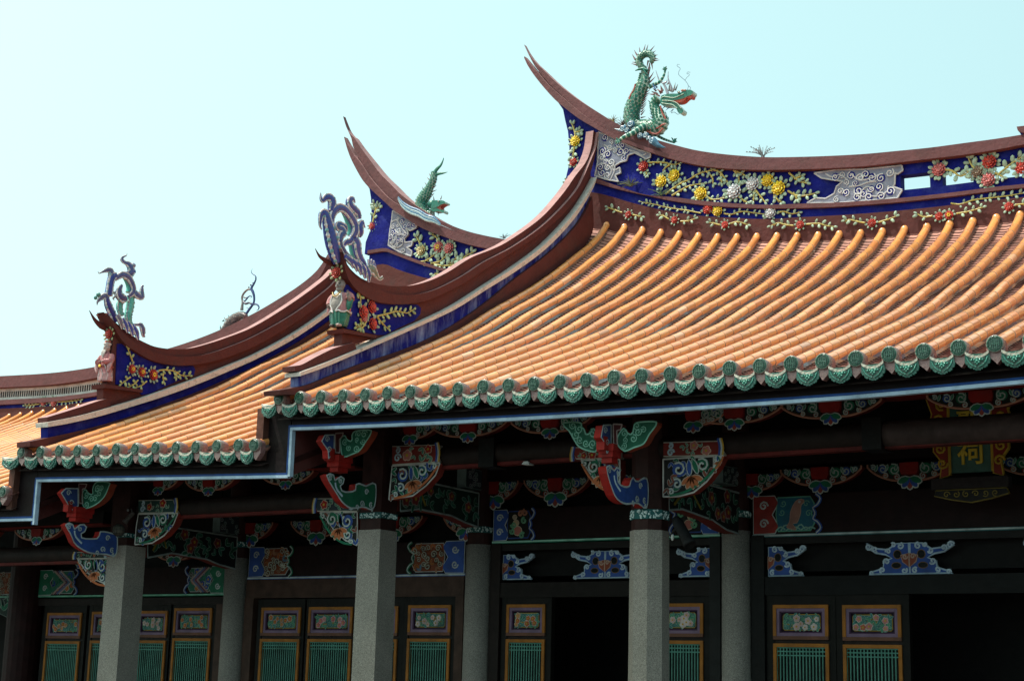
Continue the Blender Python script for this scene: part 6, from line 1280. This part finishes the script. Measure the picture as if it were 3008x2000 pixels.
# ================================================================== PLANTS ROOTED IN THE RIDGES
def tuft(name, tg, x, y, Y, h, n, col, label, spread=1.0, fern=False, seed=0):
    p = T(tg, [(x, y)], 1, Y)[0]; r = random.Random(seed); m = MB()
    for i in range(n):
        a = r.uniform(-1.25, 1.25)*spread; L = h*r.uniform(.55, 1.1); b = r.uniform(-.6, .3); d = np.array([math.sin(a), b, abs(math.cos(a))*.9+.05]); tone = r.uniform(.6, 1.5)
        q = [p+np.array([r.uniform(-.02, .02), r.uniform(-.02, .02), 0]), p+d*L*.55, p+d*L+np.array([math.sin(a)*L*.25, 0, -L*.22*abs(math.sin(a))])]
        P = smooth(q, 7); c = tuple(v*tone for v in col); m.tube(P, [.0045, .004, .0012], 4, c)
        for j in range(1, 7):
            for s in (-1, 1):
                e = P[j]+np.array([s*.35*d[2], r.uniform(-.2, .2), -s*.35*d[0]+.3])*L*(.16 if fern else .07); m.add([P[j-1], P[j], e], [(0, 1, 2)], c)
    return tag(m.build(name, M['leaf'], None), label, 'plant', 'weeds rooted in the ridges')
tuft('weed', 'c6', 1090, 150, 5.86, .15, 30, (.13, .15, .09), 'dark spiky weed growing on the ridge rail beside the grey scroll relief', 1.1, seed=1)
tuft('weed', 'c6', 1370, 235, 5.86, .16, 18, (.10, .15, .08), 'spiky agave-like weed on the ridge rail below the two yellow flowers', 1.15, seed=2)
tuft('weed', 'd8', 1185, 1020, 6.0, .10, 26, (.20, .16, .07), 'dry straw-coloured weed on the ridge just left of the dragon', 1.0, seed=3)
tuft('weed', 'd8', 1290, 1065, 6.05, .13, 24, (.12, .10, .09), 'grey-brown dry weed pressed against the back of the dragon', .8, seed=4)
tuft('fern', 'f', 1757, 362, 6.0, .17, 16, (.20, .21, .22), 'feathery grey fern standing alone on top of the tallest ridge', .9, True, seed=5)
tuft('fern', 'c2', 2285, 1255, 6.0, .09, 10, (.11, .11, .12), 'small feathery fern on the middle wing ridge near the big hall gable', .9, True, seed=6)
tuft('weed', 'c2', 1395, 905, 6.05, .06, 12, (.16, .14, .06), 'tiny dry weed beside the waves under the dragon fish', .8, seed=7)
# stepped block of the ridge centre that enters at the picture's edge
m = MB(); m.ribbon([(5.62, 5.8, 4.10), (6.18, 5.8, 4.10)], [(5.62, 5.8, 4.04), (6.18, 5.8, 4.04)], 1, 5.70, 6.30, MAUVE, curve=False)
q = T('c4', [(2290, 290), (2600, 255), (2600, 330), (2345, 345), (2300, 325)], 1, 5.80); m = MB(); m.prism(q, (0, .40, 0), MAUVE)
q = T('c4', [(2320, 345), (2600, 330), (2600, 370), (2345, 395)], 1, 5.86); m.prism(q, (0, .28, 0), BLUE); m.build('ridge_centre', M['plaster'], ridge_m)
